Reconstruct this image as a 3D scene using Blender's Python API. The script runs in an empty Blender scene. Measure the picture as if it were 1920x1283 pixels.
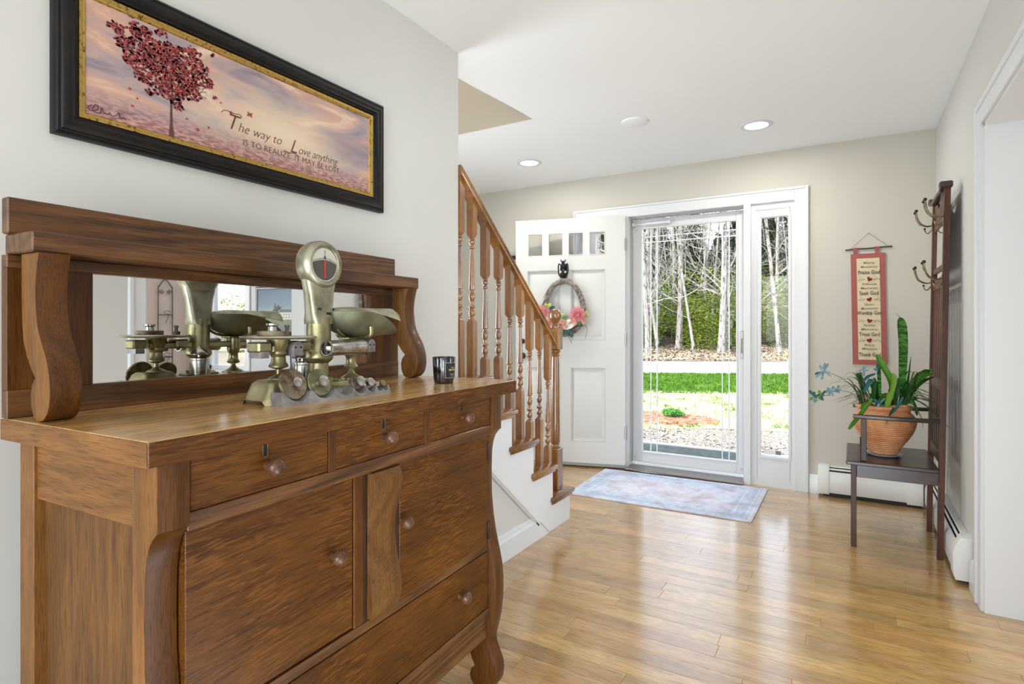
import bpy, bmesh, math, random
from mathutils import Vector, Matrix
from math import sin, cos, pi, radians
random.seed(7)
S = bpy.context.scene
COL = S.collection
# ------------------------------------------------------------------ camera
cam_d = bpy.data.cameras.new('camera'); cam = bpy.data.objects.new('camera', cam_d); COL.objects.link(cam)
cam_d.sensor_width = 36.0; cam_d.lens = 1070.0 / 1920 * 36
cam_d.shift_y = -25.5 / 1920.0; cam_d.clip_start = 0.02; cam_d.clip_end = 400
CAM = Vector((0, 0, 1.16)); YAW = 0.5375
cam.location = CAM; cam.rotation_euler = (pi / 2, 0, YAW)
S.camera = cam
# ------------------------------------------------------------------ world, sun, large lights, exposure
W = bpy.data.worlds.new('sky_world'); S.world = W; W.use_nodes = True
wn = W.node_tree; wn.nodes.clear()
wo = wn.nodes.new('ShaderNodeOutputWorld'); wb = wn.nodes.new('ShaderNodeBackground'); sk = wn.nodes.new('ShaderNodeTexSky')
sk.sky_type = 'NISHITA'; sk.sun_disc = False; sk.sun_elevation = radians(50); sk.sun_rotation = radians(215)
sk.air_density = 1.0; sk.dust_density = 2.5; sk.ozone_density = 1.0
hs = wn.nodes.new('ShaderNodeHueSaturation'); hs.inputs['Saturation'].default_value = 0.45
wn.links.new(sk.outputs[0], hs.inputs['Color']); wn.links.new(hs.outputs[0], wb.inputs[0]); wn.links.new(wb.outputs[0], wo.inputs[0])
wb.inputs[1].default_value = 0.44
sun_d = bpy.data.lights.new('sun', 'SUN'); sun = bpy.data.objects.new('sun', sun_d); COL.objects.link(sun)
sun_d.energy = 1.5; sun_d.angle = radians(0.8); sun_d.color = (1, 0.95, 0.88)
sun.rotation_euler = Vector((-0.42, -0.50, 0.80)).to_track_quat('Z', 'Y').to_euler()
def area(name, loc, target, sx, sy, power, color=(1, 1, 1)):
    d = bpy.data.lights.new(name, 'AREA'); d.shape = 'RECTANGLE'; d.size = sx; d.size_y = sy; d.energy = power; d.color = color
    o = bpy.data.objects.new(name, d); COL.objects.link(o); o.location = loc
    o.rotation_euler = (Vector(target) - Vector(loc)).to_track_quat('-Z', 'Y').to_euler()
    return o
FILL_TINT = (0.84, 0.92, 1.0)
area('added_rear_fill', (-0.6, -3.1, 1.45), (-0.6, 0, 1.6), 1.7, 1.5, 17, FILL_TINT)  # unseen fill added behind the camera to brighten the hall
area('added_rear_fill', (1.6, -3.1, 1.45), (1.2, 0, 1.6), 1.7, 1.5, 25, FILL_TINT)  # second added rear fill, further right and also unseen
area('added_side_fill', (2.95, -1.2, 1.45), (0, 0.2, 1.45), 1.7, 1.5, 9, FILL_TINT)  # added fill from the right; the wall here is solid
area('added_rear_uplight', (0.1, -1.6, 0.55), (-0.2, 0.9, 2.6), 1.8, 1.2, 22, FILL_TINT)  # unseen lamp added behind the camera to lift the ceiling
area('added_floor_uplight', (-0.15, 0.95, 0.12), (-0.1, 2.5, 2.45), 0.9, 1.2, 8.5, FILL_TINT)  # added uplight below the view, brightens the ceiling
area('added_dining_fill', (3.88, 2.65, 1.35), (0, 2.7, 1.5), 1.2, 1.5, 46, FILL_TINT)  # added fill through the cased opening; this dining wall has no window
area('added_stair_fill', (-3.3, 2.5, 1.3), (0.4, 3.8, 1.9), 1.3, 1.5, 36, FILL_TINT)  # invented source on the hidden stair wall, brightens the far hall
area('added_stairwell_fill', (-2.5, 2.1, 4.4), (-2.3, 3.1, 2.4), 0.8, 0.8, 14, (0.92, 0.95, 1.0))  # unseen light added to brighten the upper stairwell
cy = S.cycles; cy.max_bounces = 8; cy.diffuse_bounces = 4; cy.glossy_bounces = 4; cy.transparent_max_bounces = 12
vs = S.view_settings; vs.view_transform = 'Standard'; vs.look = 'None'; vs.gamma = 1; vs.use_curve_mapping = False
vs.exposure = 0.90
# ------------------------------------------------------------------ helpers
def lin(r, g=None, b=None):
    if g is None: g = b = r
    f = lambda c: (c / 255 / 12.92) if c / 255 <= 0.04045 else ((c / 255 + 0.055) / 1.055) ** 2.4
    return (f(r), f(g), f(b), 1)
def N(t, typ, **k):
    n = t.nodes.new(typ)
    for a, v in k.items():
        if a in n.inputs: n.inputs[a].default_value = v
        else: setattr(n, a, v)
    return n
def newmat(name):
    m = bpy.data.materials.new(name); m.use_nodes = True
    return m, m.node_tree, m.node_tree.nodes['Principled BSDF']
def plain(name, col, rough=0.5, metal=0.0, spec=0.5, coat=0.0, noise=0.0, nscale=20, bump=0.0, emit=0):
    m, t, p = newmat(name)
    p.inputs['Base Color'].default_value = col; p.inputs['Roughness'].default_value = rough
    p.inputs['Metallic'].default_value = metal; p.inputs['Specular IOR Level'].default_value = spec
    p.inputs['Coat Weight'].default_value = coat; p.inputs['Coat Roughness'].default_value = 0.12
    if emit: p.inputs['Emission Color'].default_value = col; p.inputs['Emission Strength'].default_value = emit
    if noise or bump:
        tc = N(t, 'ShaderNodeTexCoord'); nz = N(t, 'ShaderNodeTexNoise', Scale=nscale, Detail=5.0, Roughness=0.6)
        t.links.new(tc.outputs['Object'], nz.inputs['Vector'])
        if noise:
            mx = N(t, 'ShaderNodeMixRGB', blend_type='MIX')
            mx.inputs[1].default_value = tuple(c * (1 - noise) for c in col[:3]) + (1,)
            mx.inputs[2].default_value = tuple(min(1, c * (1 + noise)) for c in col[:3]) + (1,)
            cr = N(t, 'ShaderNodeValToRGB'); cr.color_ramp.elements[0].position = 0.35; cr.color_ramp.elements[1].position = 0.65
            t.links.new(nz.outputs[0], cr.inputs[0]); t.links.new(cr.outputs[0], mx.inputs[0]); t.links.new(mx.outputs[0], p.inputs['Base Color'])
        if bump:
            b = N(t, 'ShaderNodeBump', Strength=bump, Distance=0.002); t.links.new(nz.outputs[0], b.inputs['Height']); t.links.new(b.outputs[0], p.inputs['Normal'])
    return m
def two(name, c1, c2, scale=8, rough=0.5, metal=0, lo=0.4, hi=0.6, stretch=(1, 1, 1), detail=6, bump=0.2, coord='Object', c3=None, spec=0.5):
    m, t, p = newmat(name)
    p.inputs['Roughness'].default_value = rough; p.inputs['Metallic'].default_value = metal; p.inputs['Specular IOR Level'].default_value = spec
    tc = N(t, 'ShaderNodeTexCoord'); mp = N(t, 'ShaderNodeMapping'); mp.inputs['Scale'].default_value = stretch
    nz = N(t, 'ShaderNodeTexNoise', Scale=scale, Detail=detail, Roughness=0.62)
    cr = N(t, 'ShaderNodeValToRGB'); e = cr.color_ramp.elements
    e[0].position = lo; e[0].color = c1; e[1].position = hi; e[1].color = c2
    if c3: x = e.new((lo + hi) / 2); x.color = c3
    t.links.new(tc.outputs[coord], mp.inputs['Vector']); t.links.new(mp.outputs[0], nz.inputs['Vector'])
    t.links.new(nz.outputs[0], cr.inputs[0]); t.links.new(cr.outputs[0], p.inputs['Base Color'])
    if bump:
        b = N(t, 'ShaderNodeBump', Strength=bump, Distance=0.002); t.links.new(nz.outputs[0], b.inputs['Height']); t.links.new(b.outputs[0], p.inputs['Normal'])
    return m
def wood(name, dark, mid, light, axis='y', scale=1.0, rough=0.38, fleck=0.0, coat=0.0, rnd=False, fleck_ang=40, spec=0.5, contrast=1.0, knots=0.35, ringmix=0.72):
    """sawn timber: long grain along axis, growth-ring cathedral figure, pores, optional quartersawn ray fleck"""
    m, t, p = newmat(name)
    p.inputs['Coat Weight'].default_value = coat; p.inputs['Coat Roughness'].default_value = 0.15 if coat < 1 else 0.22; p.inputs['Coat IOR'].default_value = 1.5 if coat < 1 else 1.7
    p.inputs['Specular IOR Level'].default_value = spec
    tc = N(t, 'ShaderNodeTexCoord'); L = t.links
    src = tc.outputs['Object']
    if rnd:
        oi = N(t, 'ShaderNodeObjectInfo'); ad = N(t, 'ShaderNodeVectorMath', operation='MULTIPLY_ADD')
        cx = N(t, 'ShaderNodeCombineXYZ'); 
        for i in range(3): L.new(oi.outputs['Random'], cx.inputs[i])
        L.new(cx.outputs[0], ad.inputs[0]); ad.inputs[1].default_value = (37, 91, 53); L.new(src, ad.inputs[2]); src = ad.outputs[0]
    st = {'x': (0.07, 1, 1), 'y': (1, 0.07, 1), 'z': (1, 1, 0.07)}[axis]
    m1 = N(t, 'ShaderNodeMapping'); m1.inputs['Scale'].default_value = tuple(s * scale for s in st); L.new(src, m1.inputs['Vector'])
    n0 = N(t, 'ShaderNodeTexNoise', Scale=3.2, Detail=2.0, Roughness=0.5, Distortion=0.2); L.new(m1.outputs[0], n0.inputs['Vector'])
    # growth rings: sine of a smooth field
    mu = N(t, 'ShaderNodeMath', operation='MULTIPLY'); mu.inputs[1].default_value = 95 * knots / 0.35; L.new(n0.outputs[0], mu.inputs[0])
    sn = N(t, 'ShaderNodeMath', operation='SINE'); L.new(mu.outputs[0], sn.inputs[0])
    mr = N(t, 'ShaderNodeMapRange'); mr.inputs['From Min'].default_value = -1; mr.inputs['From Max'].default_value = 1; L.new(sn.outputs[0], mr.inputs[0])
    n1 = N(t, 'ShaderNodeTexNoise', Scale=26.0, Detail=6.0, Roughness=0.7); L.new(m1.outputs[0], n1.inputs['Vector'])
    mx = N(t, 'ShaderNodeMixRGB'); mx.inputs[0].default_value = ringmix; L.new(mr.outputs[0], mx.inputs[1]); L.new(n1.outputs[0], mx.inputs[2])
    cr = N(t, 'ShaderNodeValToRGB'); e = cr.color_ramp.elements
    c = contrast * 0.25
    e[0].position = 0.5 - c; e[0].color = dark; e[1].position = 0.5 + c; e[1].color = light; x = e.new(0.5); x.color = mid
    L.new(mx.outputs[0], cr.inputs[0]); col = cr.outputs[0]
    # broad tone drift
    n2 = N(t, 'ShaderNodeTexNoise', Scale=4.0, Detail=3.0); L.new(src, n2.inputs['Vector'])
    r2 = N(t, 'ShaderNodeMapRange'); r2.inputs['From Min'].default_value = 0.3; r2.inputs['From Max'].default_value = 0.7; r2.inputs['To Min'].default_value = 0.82; r2.inputs['To Max'].default_value = 1.15
    L.new(n2.outputs[0], r2.inputs[0]); hv = N(t, 'ShaderNodeHueSaturation'); L.new(col, hv.inputs['Color'])
    if rnd:
        r3 = N(t, 'ShaderNodeMapRange'); r3.inputs['To Min'].default_value = 0.86; r3.inputs['To Max'].default_value = 1.12; L.new(oi.outputs['Random'], r3.inputs[0])
        mm = N(t, 'ShaderNodeMath', operation='MULTIPLY'); L.new(r3.outputs[0], mm.inputs[0]); L.new(r2.outputs[0], mm.inputs[1]); L.new(mm.outputs[0], hv.inputs['Value'])
        wn_ = N(t, 'ShaderNodeTexWhiteNoise', noise_dimensions='1D'); L.new(oi.outputs['Random'], wn_.inputs['W'])
        r4 = N(t, 'ShaderNodeMapRange'); r4.inputs['To Min'].default_value = 0.493; r4.inputs['To Max'].default_value = 0.506; L.new(wn_.outputs['Value'], r4.inputs[0]); L.new(r4.outputs[0], hv.inputs['Hue'])
    else: L.new(r2.outputs[0], hv.inputs['Value'])
    col = hv.outputs[0]
    # pores
    m3 = N(t, 'ShaderNodeMapping'); m3.inputs['Scale'].default_value = tuple((0.035 if s < 1 else 1) * scale for s in st); L.new(src, m3.inputs['Vector'])
    n3 = N(t, 'ShaderNodeTexNoise', Scale=330.0, Detail=2.0); L.new(m3.outputs[0], n3.inputs['Vector'])
    c3 = N(t, 'ShaderNodeValToRGB'); c3.color_ramp.elements[0].position = 0.36; c3.color_ramp.elements[0].color = (0.45, 0.40, 0.36, 1); c3.color_ramp.elements[1].position = 0.50
    L.new(n3.outputs[0], c3.inputs[0]); mp = N(t, 'ShaderNodeMixRGB', blend_type='MULTIPLY'); mp.inputs[0].default_value = 0.8
    L.new(col, mp.inputs[1]); L.new(c3.outputs[0], mp.inputs[2]); col = mp.outputs[0]
    if fleck:
        m4 = N(t, 'ShaderNodeMapping'); m4.inputs['Rotation'].default_value = (radians(fleck_ang), 0, 0); m4.inputs['Scale'].default_value = (50, 5, 48) if axis == 'y' else (50, 48, 5)
        d4 = N(t, 'ShaderNodeTexNoise', Scale=2.0, Detail=1.0)
        L.new(src, d4.inputs['Vector']); a4 = N(t, 'ShaderNodeVectorMath', operation='MULTIPLY_ADD'); L.new(d4.outputs['Color'], a4.inputs[0]); a4.inputs[1].default_value = (0.06, 0.06, 0.06); L.new(src, a4.inputs[2])
        L.new(a4.outputs[0], m4.inputs['Vector'])
        n4 = N(t, 'ShaderNodeTexNoise', Scale=4.2, Detail=2.0, Roughness=0.5); L.new(m4.outputs[0], n4.inputs['Vector'])
        c4 = N(t, 'ShaderNodeValToRGB'); c4.color_ramp.elements[0].position = 0.52; c4.color_ramp.elements[1].position = 0.59
        n5 = N(t, 'ShaderNodeTexNoise', Scale=5.0, Detail=1.0); L.new(src, n5.inputs['Vector'])
        c5 = N(t, 'ShaderNodeValToRGB'); c5.color_ramp.elements[0].position = 0.36; c5.color_ramp.elements[1].position = 0.58; L.new(n5.outputs[0], c5.inputs[0])
        L.new(n4.outputs[0], c4.inputs[0]); q = N(t, 'ShaderNodeMath', operation='MULTIPLY'); L.new(c4.outputs[0], q.inputs[0]); L.new(c5.outputs[0], q.inputs[1])
        q2 = N(t, 'ShaderNodeMath', operation='MULTIPLY'); q2.inputs[1].default_value = fleck; L.new(q.outputs[0], q2.inputs[0])
        mf = N(t, 'ShaderNodeMixRGB'); L.new(q2.outputs[0], mf.inputs[0]); L.new(col, mf.inputs[1])
        mf.inputs[2].default_value = tuple(min(1, v * 1.35) for v in light[:3]) + (1,); col = mf.outputs[0]
    L.new(col, p.inputs['Base Color'])
    rr = N(t, 'ShaderNodeMapRange'); rr.inputs['To Min'].default_value = rough - 0.06; rr.inputs['To Max'].default_value = rough + 0.08; L.new(n1.outputs[0], rr.inputs[0]); L.new(rr.outputs[0], p.inputs['Roughness'])
    b = N(t, 'ShaderNodeBump', Strength=0.25, Distance=0.0008); L.new(n3.outputs[0], b.inputs['Height']); L.new(b.outputs[0], p.inputs['Normal'])
    return m
class MB:
    """collects shapes into one bmesh"""
    def __init__(s): s.bm = bmesh.new(); s.mi = 0
    def _fin(s, faces):
        for f in faces: f.material_index = s.mi; f.smooth = True
    def box(s, x0, x1, y0, y1, z0, z1, bev=0.0, seg=1, M=None):
        vs_ = [s.bm.verts.new((x, y, z)) for x in (x0, x1) for y in (y0, y1) for z in (z0, z1)]
        q = [(0, 1, 3, 2), (4, 6, 7, 5), (0, 4, 5, 1), (2, 3, 7, 6), (0, 2, 6, 4), (1, 5, 7, 3)]
        fs = [s.bm.faces.new([vs_[i] for i in f]) for f in q]
        s._fin(fs)
        allv = vs_
        if bev:
            es = list({e for f in fs for e in f.edges})
            r = bmesh.ops.bevel(s.bm, geom=es, offset=bev, segments=seg, profile=0.5, affect='EDGES')
            s._fin(r['faces']); allv = list({v for f in r['faces'] for v in f.verts} | {v for v in vs_ if v.is_valid})
        if M is not None:
            for v in allv: v.co = M @ v.co
        return allv
    def prism(s, pts, axis, a, b, bev=0.0, M=None):
        """pts polygon in the two other axes (cyclic order kept), extruded from a to b along axis"""
        def mk(p, h):
            return {'x': (h, p[0], p[1]), 'y': (p[0], h, p[1]), 'z': (p[0], p[1], h)}[axis]
        A = [s.bm.verts.new(mk(p, a)) for p in pts]; Bv = [s.bm.verts.new(mk(p, b)) for p in pts]
        fs = [s.bm.faces.new(A), s.bm.faces.new(Bv[::-1])]
        n = len(pts)
        for i in range(n): fs.append(s.bm.faces.new([A[i], Bv[i], Bv[(i + 1) % n], A[(i + 1) % n]]))
        bmesh.ops.recalc_face_normals(s.bm, faces=fs); s._fin(fs)
        if bev:
            es = [e for f in fs[:2] for e in f.edges]
            r = bmesh.ops.bevel(s.bm, geom=list(set(es)), offset=bev, segments=2, profile=0.5, affect='EDGES'); s._fin(r['faces'])
            if M is not None:
                for v in {v for f in r['faces'] for v in f.verts} | {v for f in fs if f.is_valid for v in f.verts}: v.co = M @ v.co
        elif M is not None:
            for v in A + Bv: v.co = M @ v.co
        return A + Bv
    def lathe(s, prof, c=(0, 0, 0), seg=24, M=None, cap=True):
        """prof list of (r,z) from bottom to top"""
        rings = []; T = M or Matrix()
        for r, z in prof:
            rr = max(r, 1e-5)
            rings.append([s.bm.verts.new(T @ (Vector((rr * cos(2 * pi * i / seg), rr * sin(2 * pi * i / seg), z))) + Vector(c)) for i in range(seg)])
        fs = []
        for a, b in zip(rings, rings[1:]):
            for i in range(seg): fs.append(s.bm.faces.new([a[i], a[(i + 1) % seg], b[(i + 1) % seg], b[i]]))
        if cap:
            if prof[0][0] > 1e-4: fs.append(s.bm.faces.new(rings[0][::-1]))
            if prof[-1][0] > 1e-4: fs.append(s.bm.faces.new(rings[-1]))
        s._fin(fs); return rings
    def tube(s, pts, r, seg=8, closed=False, cap=True):
        pts = [Vector(p) for p in pts]; n = len(pts); rad = r if hasattr(r, '__len__') else [r] * n
        rings = []; up = None
        for i, p in enumerate(pts):
            a = pts[i - 1] if (i > 0 or closed) else pts[i]; b = pts[(i + 1) % n] if (i < n - 1 or closed) else pts[i]
            d = (b - a).normalized()
            if up is None: up = d.orthogonal().normalized()
            up = (up - d * up.dot(d)); up = up.normalized() if up.length > 1e-6 else d.orthogonal().normalized()
            w = d.cross(up)
            rings.append([s.bm.verts.new(p + (up * cos(2 * pi * k / seg) + w * sin(2 * pi * k / seg)) * rad[i]) for k in range(seg)])
        fs = []; m = n if closed else n - 1
        for i in range(m):
            a, b = rings[i], rings[(i + 1) % n]
            for k in range(seg): fs.append(s.bm.faces.new([a[k], a[(k + 1) % seg], b[(k + 1) % seg], b[k]]))
        if cap and not closed: fs += [s.bm.faces.new(rings[0][::-1]), s.bm.faces.new(rings[-1])]
        s._fin(fs); return rings
    def ball(s, c, r, sc=(1, 1, 1), u=14, v=9):
        c = Vector(c)
        prof = [(r * sin(pi * i / v), -r * cos(pi * i / v)) for i in range(v + 1)]
        T = Matrix.Diagonal((*sc, 1)); s.lathe(prof, c, u, T, cap=False)
    def face(s, pts):
        f = s.bm.faces.new([s.bm.verts.new(p) for p in pts]); s._fin([f]); return f
    def grid(s, fn, nu, nv, thick=None):
        V = [[s.bm.verts.new(fn(i / nu, j / nv)) for j in range(nv + 1)] for i in range(nu + 1)]
        fs = [s.bm.faces.new([V[i][j], V[i + 1][j], V[i + 1][j + 1], V[i][j + 1]]) for i in range(nu) for j in range(nv)]
        s._fin(fs); return fs
    def leaf(s, pts, wid, bend=0.0, fold=0.25, side=None, prof=None):
        """blade along pts with half-widths from prof"""
        pts = [Vector(p) for p in pts]; n = len(pts); rows = []
        for i, p in enumerate(pts):
            d = (pts[min(i + 1, n - 1)] - pts[max(i - 1, 0)]).normalized()
            sd = side or d.cross(Vector((0, 0, 1)))
            sd = Vector(sd); sd = (sd - d * sd.dot(d)); sd = sd.normalized() if sd.length > 1e-4 else d.orthogonal().normalized()
            nn = sd.cross(d).normalized(); t = i / (n - 1)
            w = wid * (prof(t) if prof else max(0.04, sin(pi * min(1, 0.08 + 0.92 * t)) ** 0.7))
            rows.append([s.bm.verts.new(p - sd * w + nn * w * fold), s.bm.verts.new(p), s.bm.verts.new(p + sd * w + nn * w * fold)])
        fs = []
        for a, b in zip(rows, rows[1:]):
            for k in range(2): fs.append(s.bm.faces.new([a[k], a[k + 1], b[k + 1], b[k]]))
        s._fin(fs)
    def mesh(s, name, ang=35):
        me = bpy.data.meshes.new(name); s.bm.to_mesh(me); s.bm.free()
        me.set_sharp_from_angle(angle=radians(ang)); return me
def props(o, label=None, cat=None, group=None, kind=None):
    for k, v in (('label', label), ('category', cat), ('group', group), ('kind', kind)):
        if v: o[k] = v
    return o
def obj(name, mb, mats, parent=None, label=None, cat=None, group=None, kind=None, loc=None, rot=None, ang=35):
    me = mb.mesh(name, ang) if isinstance(mb, MB) else mb
    if not isinstance(mats, (list, tuple)): mats = [mats]
    if not len(me.materials):
        for m in mats: me.materials.append(m)
    o = bpy.data.objects.new(name, me); COL.objects.link(o); o.parent = parent
    if loc: o.location = loc
    if rot: o.rotation_euler = rot
    return props(o, label, cat, group, kind)
def thing(name, loc, rz, label, cat, group=None, kind=None):
    o = bpy.data.objects.new(name, None); COL.objects.link(o); o.location = loc; o.rotation_euler = (0, 0, rz); o.empty_display_size = 0.05
    return props(o, label, cat, group, kind)
def bx(name, x0, x1, y0, y1, z0, z1, mat, parent=None, bev=0.0, **k):
    m = MB(); m.box(x0, x1, y0, y1, z0, z1, bev); return obj(name, m, mat, parent, **k)
def copytree(o, parent=None):
    c = o.copy(); COL.objects.link(c); c.parent = parent
    for ch in list(o.children): copytree(ch, c)
    return c
def smooth(pts, n=6):
    """catmull-rom through pts"""
    P = [Vector(p) for p in pts]; out = []
    for i in range(len(P) - 1):
        p0 = P[max(i - 1, 0)]; p1 = P[i]; p2 = P[i + 1]; p3 = P[min(i + 2, len(P) - 1)]
        for k in range(n):
            t = k / n
            out.append(0.5 * ((2 * p1) + (p2 - p0) * t + (2 * p0 - 5 * p1 + 4 * p2 - p3) * t * t + (3 * p1 - p0 - 3 * p2 + p3) * t ** 3))
    out.append(P[-1]); return out
def text_mesh(body, size, extrude=0.0004, shear=0.0, align='CENTER', spacing=1.0, offset=0.0, xs=1.0):
    cu = bpy.data.curves.new('lettering', 'FONT'); cu.body = body; cu.size = size; cu.extrude = extrude; cu.shear = shear
    cu.align_x = align; cu.space_character = spacing; cu.offset = offset; cu.resolution_u = 3
    o = bpy.data.objects.new('lettering_source', cu); COL.objects.link(o)
    dg = bpy.context.evaluated_depsgraph_get(); me = bpy.data.meshes.new_from_object(o.evaluated_get(dg))
    bpy.data.objects.remove(o); bpy.data.curves.remove(cu); me.materials.clear()
    if xs != 1: me.transform(Matrix.Diagonal((xs, 1, 1, 1)))
    return me
exec_later = []
# ------------------------------------------------------------------ materials
M = {}
M['wall'] = plain('wall_paint', lin(208, 207, 202), 0.75, noise=0.012, nscale=3, bump=0.05)
M['wall_back'] = plain('wall_paint_beige', lin(197, 193, 181), 0.75, noise=0.012, nscale=3, bump=0.05)
M['tan'] = plain('stairwell_paint', lin(190, 178, 158), 0.8, noise=0.01)
M['pink'] = plain('dining_paint', lin(206, 186, 176), 0.8, noise=0.01)
M['lilac'] = plain('dining_end_paint', lin(190, 188, 192), 0.8)
M['ceil'] = plain('ceiling_paint', lin(243, 245, 246), 0.85, noise=0.006, nscale=2)
M['trim'] = plain('white_trim', lin(219, 220, 221), 0.32, spec=0.5)
M['door'] = plain('door_paint', lin(213, 213, 209), 0.38)
M['stairwhite'] = plain('stair_paint', lin(226, 228, 230), 0.42)
M['heater'] = plain('heater_enamel', lin(226, 226, 222), 0.4)
M['black'] = plain('black_recess', lin(22, 20, 20), 0.6)
M['steel'] = plain('brushed_steel', lin(170, 168, 162), 0.3, 0.9)
M['floorwood'] = wood('oak_strip_floor', lin(166, 125, 68), lin(193, 153, 92), lin(206, 173, 118), 'x', 1.3, 0.17, coat=0.9, rnd=True, spec=0.6, contrast=1.6, knots=0.12)
M['subfloor'] = plain('floor_gap', lin(140, 104, 64), 0.8)
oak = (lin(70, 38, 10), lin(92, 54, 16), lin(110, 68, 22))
oakD = (lin(66, 40, 18), lin(98, 62, 30), lin(122, 82, 42))
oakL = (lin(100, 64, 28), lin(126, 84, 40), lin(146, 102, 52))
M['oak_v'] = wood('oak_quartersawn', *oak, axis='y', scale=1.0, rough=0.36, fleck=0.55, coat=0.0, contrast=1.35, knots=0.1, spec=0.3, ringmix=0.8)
M['oak_vd'] = wood('oak_dark_board', *oakD, axis='y', scale=1.2, rough=0.4, fleck=0.0, coat=0.1, knots=0.5)
M['oak_u'] = wood('oak_end_board', *oakL, axis='x', scale=1.6, rough=0.45, coat=0.05, ringmix=0.75, spec=0.3, contrast=1.3)
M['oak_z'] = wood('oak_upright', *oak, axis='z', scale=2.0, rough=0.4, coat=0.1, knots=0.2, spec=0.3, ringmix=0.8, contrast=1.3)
M['oak_shade'] = plain('oak_recess_shade', lin(58, 34, 18), 0.5)
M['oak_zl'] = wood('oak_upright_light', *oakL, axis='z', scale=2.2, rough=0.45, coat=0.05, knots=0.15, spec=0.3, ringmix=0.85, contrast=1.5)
M['oak_zp'] = wood('oak_side_panel', lin(82, 52, 22), lin(106, 70, 32), lin(124, 86, 42), axis='z', scale=1.6, rough=0.5, knots=0.3, ringmix=0.8, spec=0.3, contrast=1.3)
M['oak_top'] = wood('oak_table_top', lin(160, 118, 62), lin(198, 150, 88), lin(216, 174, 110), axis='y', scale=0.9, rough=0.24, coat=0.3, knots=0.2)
M['knobwood'] = two('turned_knob', lin(70, 44, 28), lin(108, 74, 50), 40, 0.28, lo=0.35, hi=0.65, bump=0.05)
M['maple'] = wood('stained_maple', lin(106, 62, 18), lin(142, 90, 32), lin(164, 112, 50), axis='z', scale=1.5, rough=0.28, coat=1.0, knots=0.08, spec=0.6)
M['maple_y'] = wood('stained_maple_tread', lin(108, 68, 30), lin(142, 96, 50), lin(168, 122, 74), axis='y', scale=1.5, rough=0.25, coat=0.5, knots=0.08)
M['walnut'] = wood('hall_tree_stain', lin(46, 22, 12), lin(80, 44, 26), lin(104, 60, 38), axis='z', scale=1.5, rough=0.4, coat=0.1, knots=0.15, spec=0.3)
M['walnut_x'] = wood('hall_tree_seat_stain', lin(28, 14, 10), lin(48, 25, 18), lin(64, 36, 26), axis='x', scale=1.5, rough=0.33, coat=0.3, knots=0.15)
M['ebony'] = two('frame_black_stain', lin(12, 10, 10), lin(30, 22, 18), 14, 0.38, lo=0.4, hi=0.75, stretch=(1, 1, 1), spec=0.3)
M['gilt'] = two('gilt_liner', lin(84, 62, 30), lin(186, 152, 80), 110, 0.4, 0.7, lo=0.34, hi=0.46)
M['mirror'] = plain('silvered_glass', (0.90, 0.92, 0.91, 1), 0.015, 1.0)
M['nickel'] = two('tarnished_nickel', lin(126, 122, 98), lin(196, 194, 174), 9, 0.36, 0.8, lo=0.3, hi=0.62, bump=0.05)
M['brass'] = two('worn_brass', lin(108, 98, 64), lin(178, 170, 132), 12, 0.34, 0.8, lo=0.3, hi=0.65, bump=0.05)
M['panmetal'] = two('patinated_pan', lin(88, 92, 72), lin(150, 154, 130), 7, 0.4, 0.65, lo=0.3, hi=0.65, bump=0.05)
M['castgrey'] = two('cast_aluminium', lin(132, 130, 130), lin(178, 176, 176), 30, 0.5, 0.7, lo=0.35, hi=0.65)
M['rust'] = two('rusty_weight', lin(84, 58, 44), lin(150, 138, 116), 45, 0.6, 0.5, lo=0.35, hi=0.62)
M['chrome'] = two('worn_chrome', lin(150, 145, 140), lin(206, 202, 196), 40, 0.22, 0.95, lo=0.35, hi=0.6, bump=0.02)
M['dial'] = plain('dial_card', lin(206, 204, 190), 0.4)
M['dialdark'] = plain('dial_dark', lin(78, 70, 66), 0.4)
M['red'] = plain('red_pointer', lin(170, 60, 40), 0.5)
M['navy'] = plain('candle_glass', lin(10, 12, 22), 0.12, spec=0.8, coat=0.6)
M['label'] = plain('label_black', lin(28, 26, 28), 0.4)
M['labelline'] = plain('label_print', lin(190, 186, 176), 0.5)
M['gold'] = plain('label_gold', lin(216, 200, 110), 0.4)
M['wax'] = plain('candle_wax', lin(226, 222, 210), 0.5)
M['iron'] = plain('dark_iron', lin(38, 34, 34), 0.45, 0.6)
M['hook'] = two('antique_hook_brass', lin(96, 80, 56), lin(178, 158, 118), 30, 0.32, 0.8, lo=0.35, hi=0.65)
M['darkhook'] = plain('dark_knob_metal', lin(70, 58, 46), 0.35, 0.8)
M['terra'] = two('terracotta', lin(196, 130, 82), lin(222, 168, 122), 10, 0.55, lo=0.35, hi=0.65)
M['soil'] = plain('soil', lin(50, 38, 28), 0.9, noise=0.4, nscale=60)
M['dish'] = plain('glazed_saucer', lin(200, 204, 210), 0.2)
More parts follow.
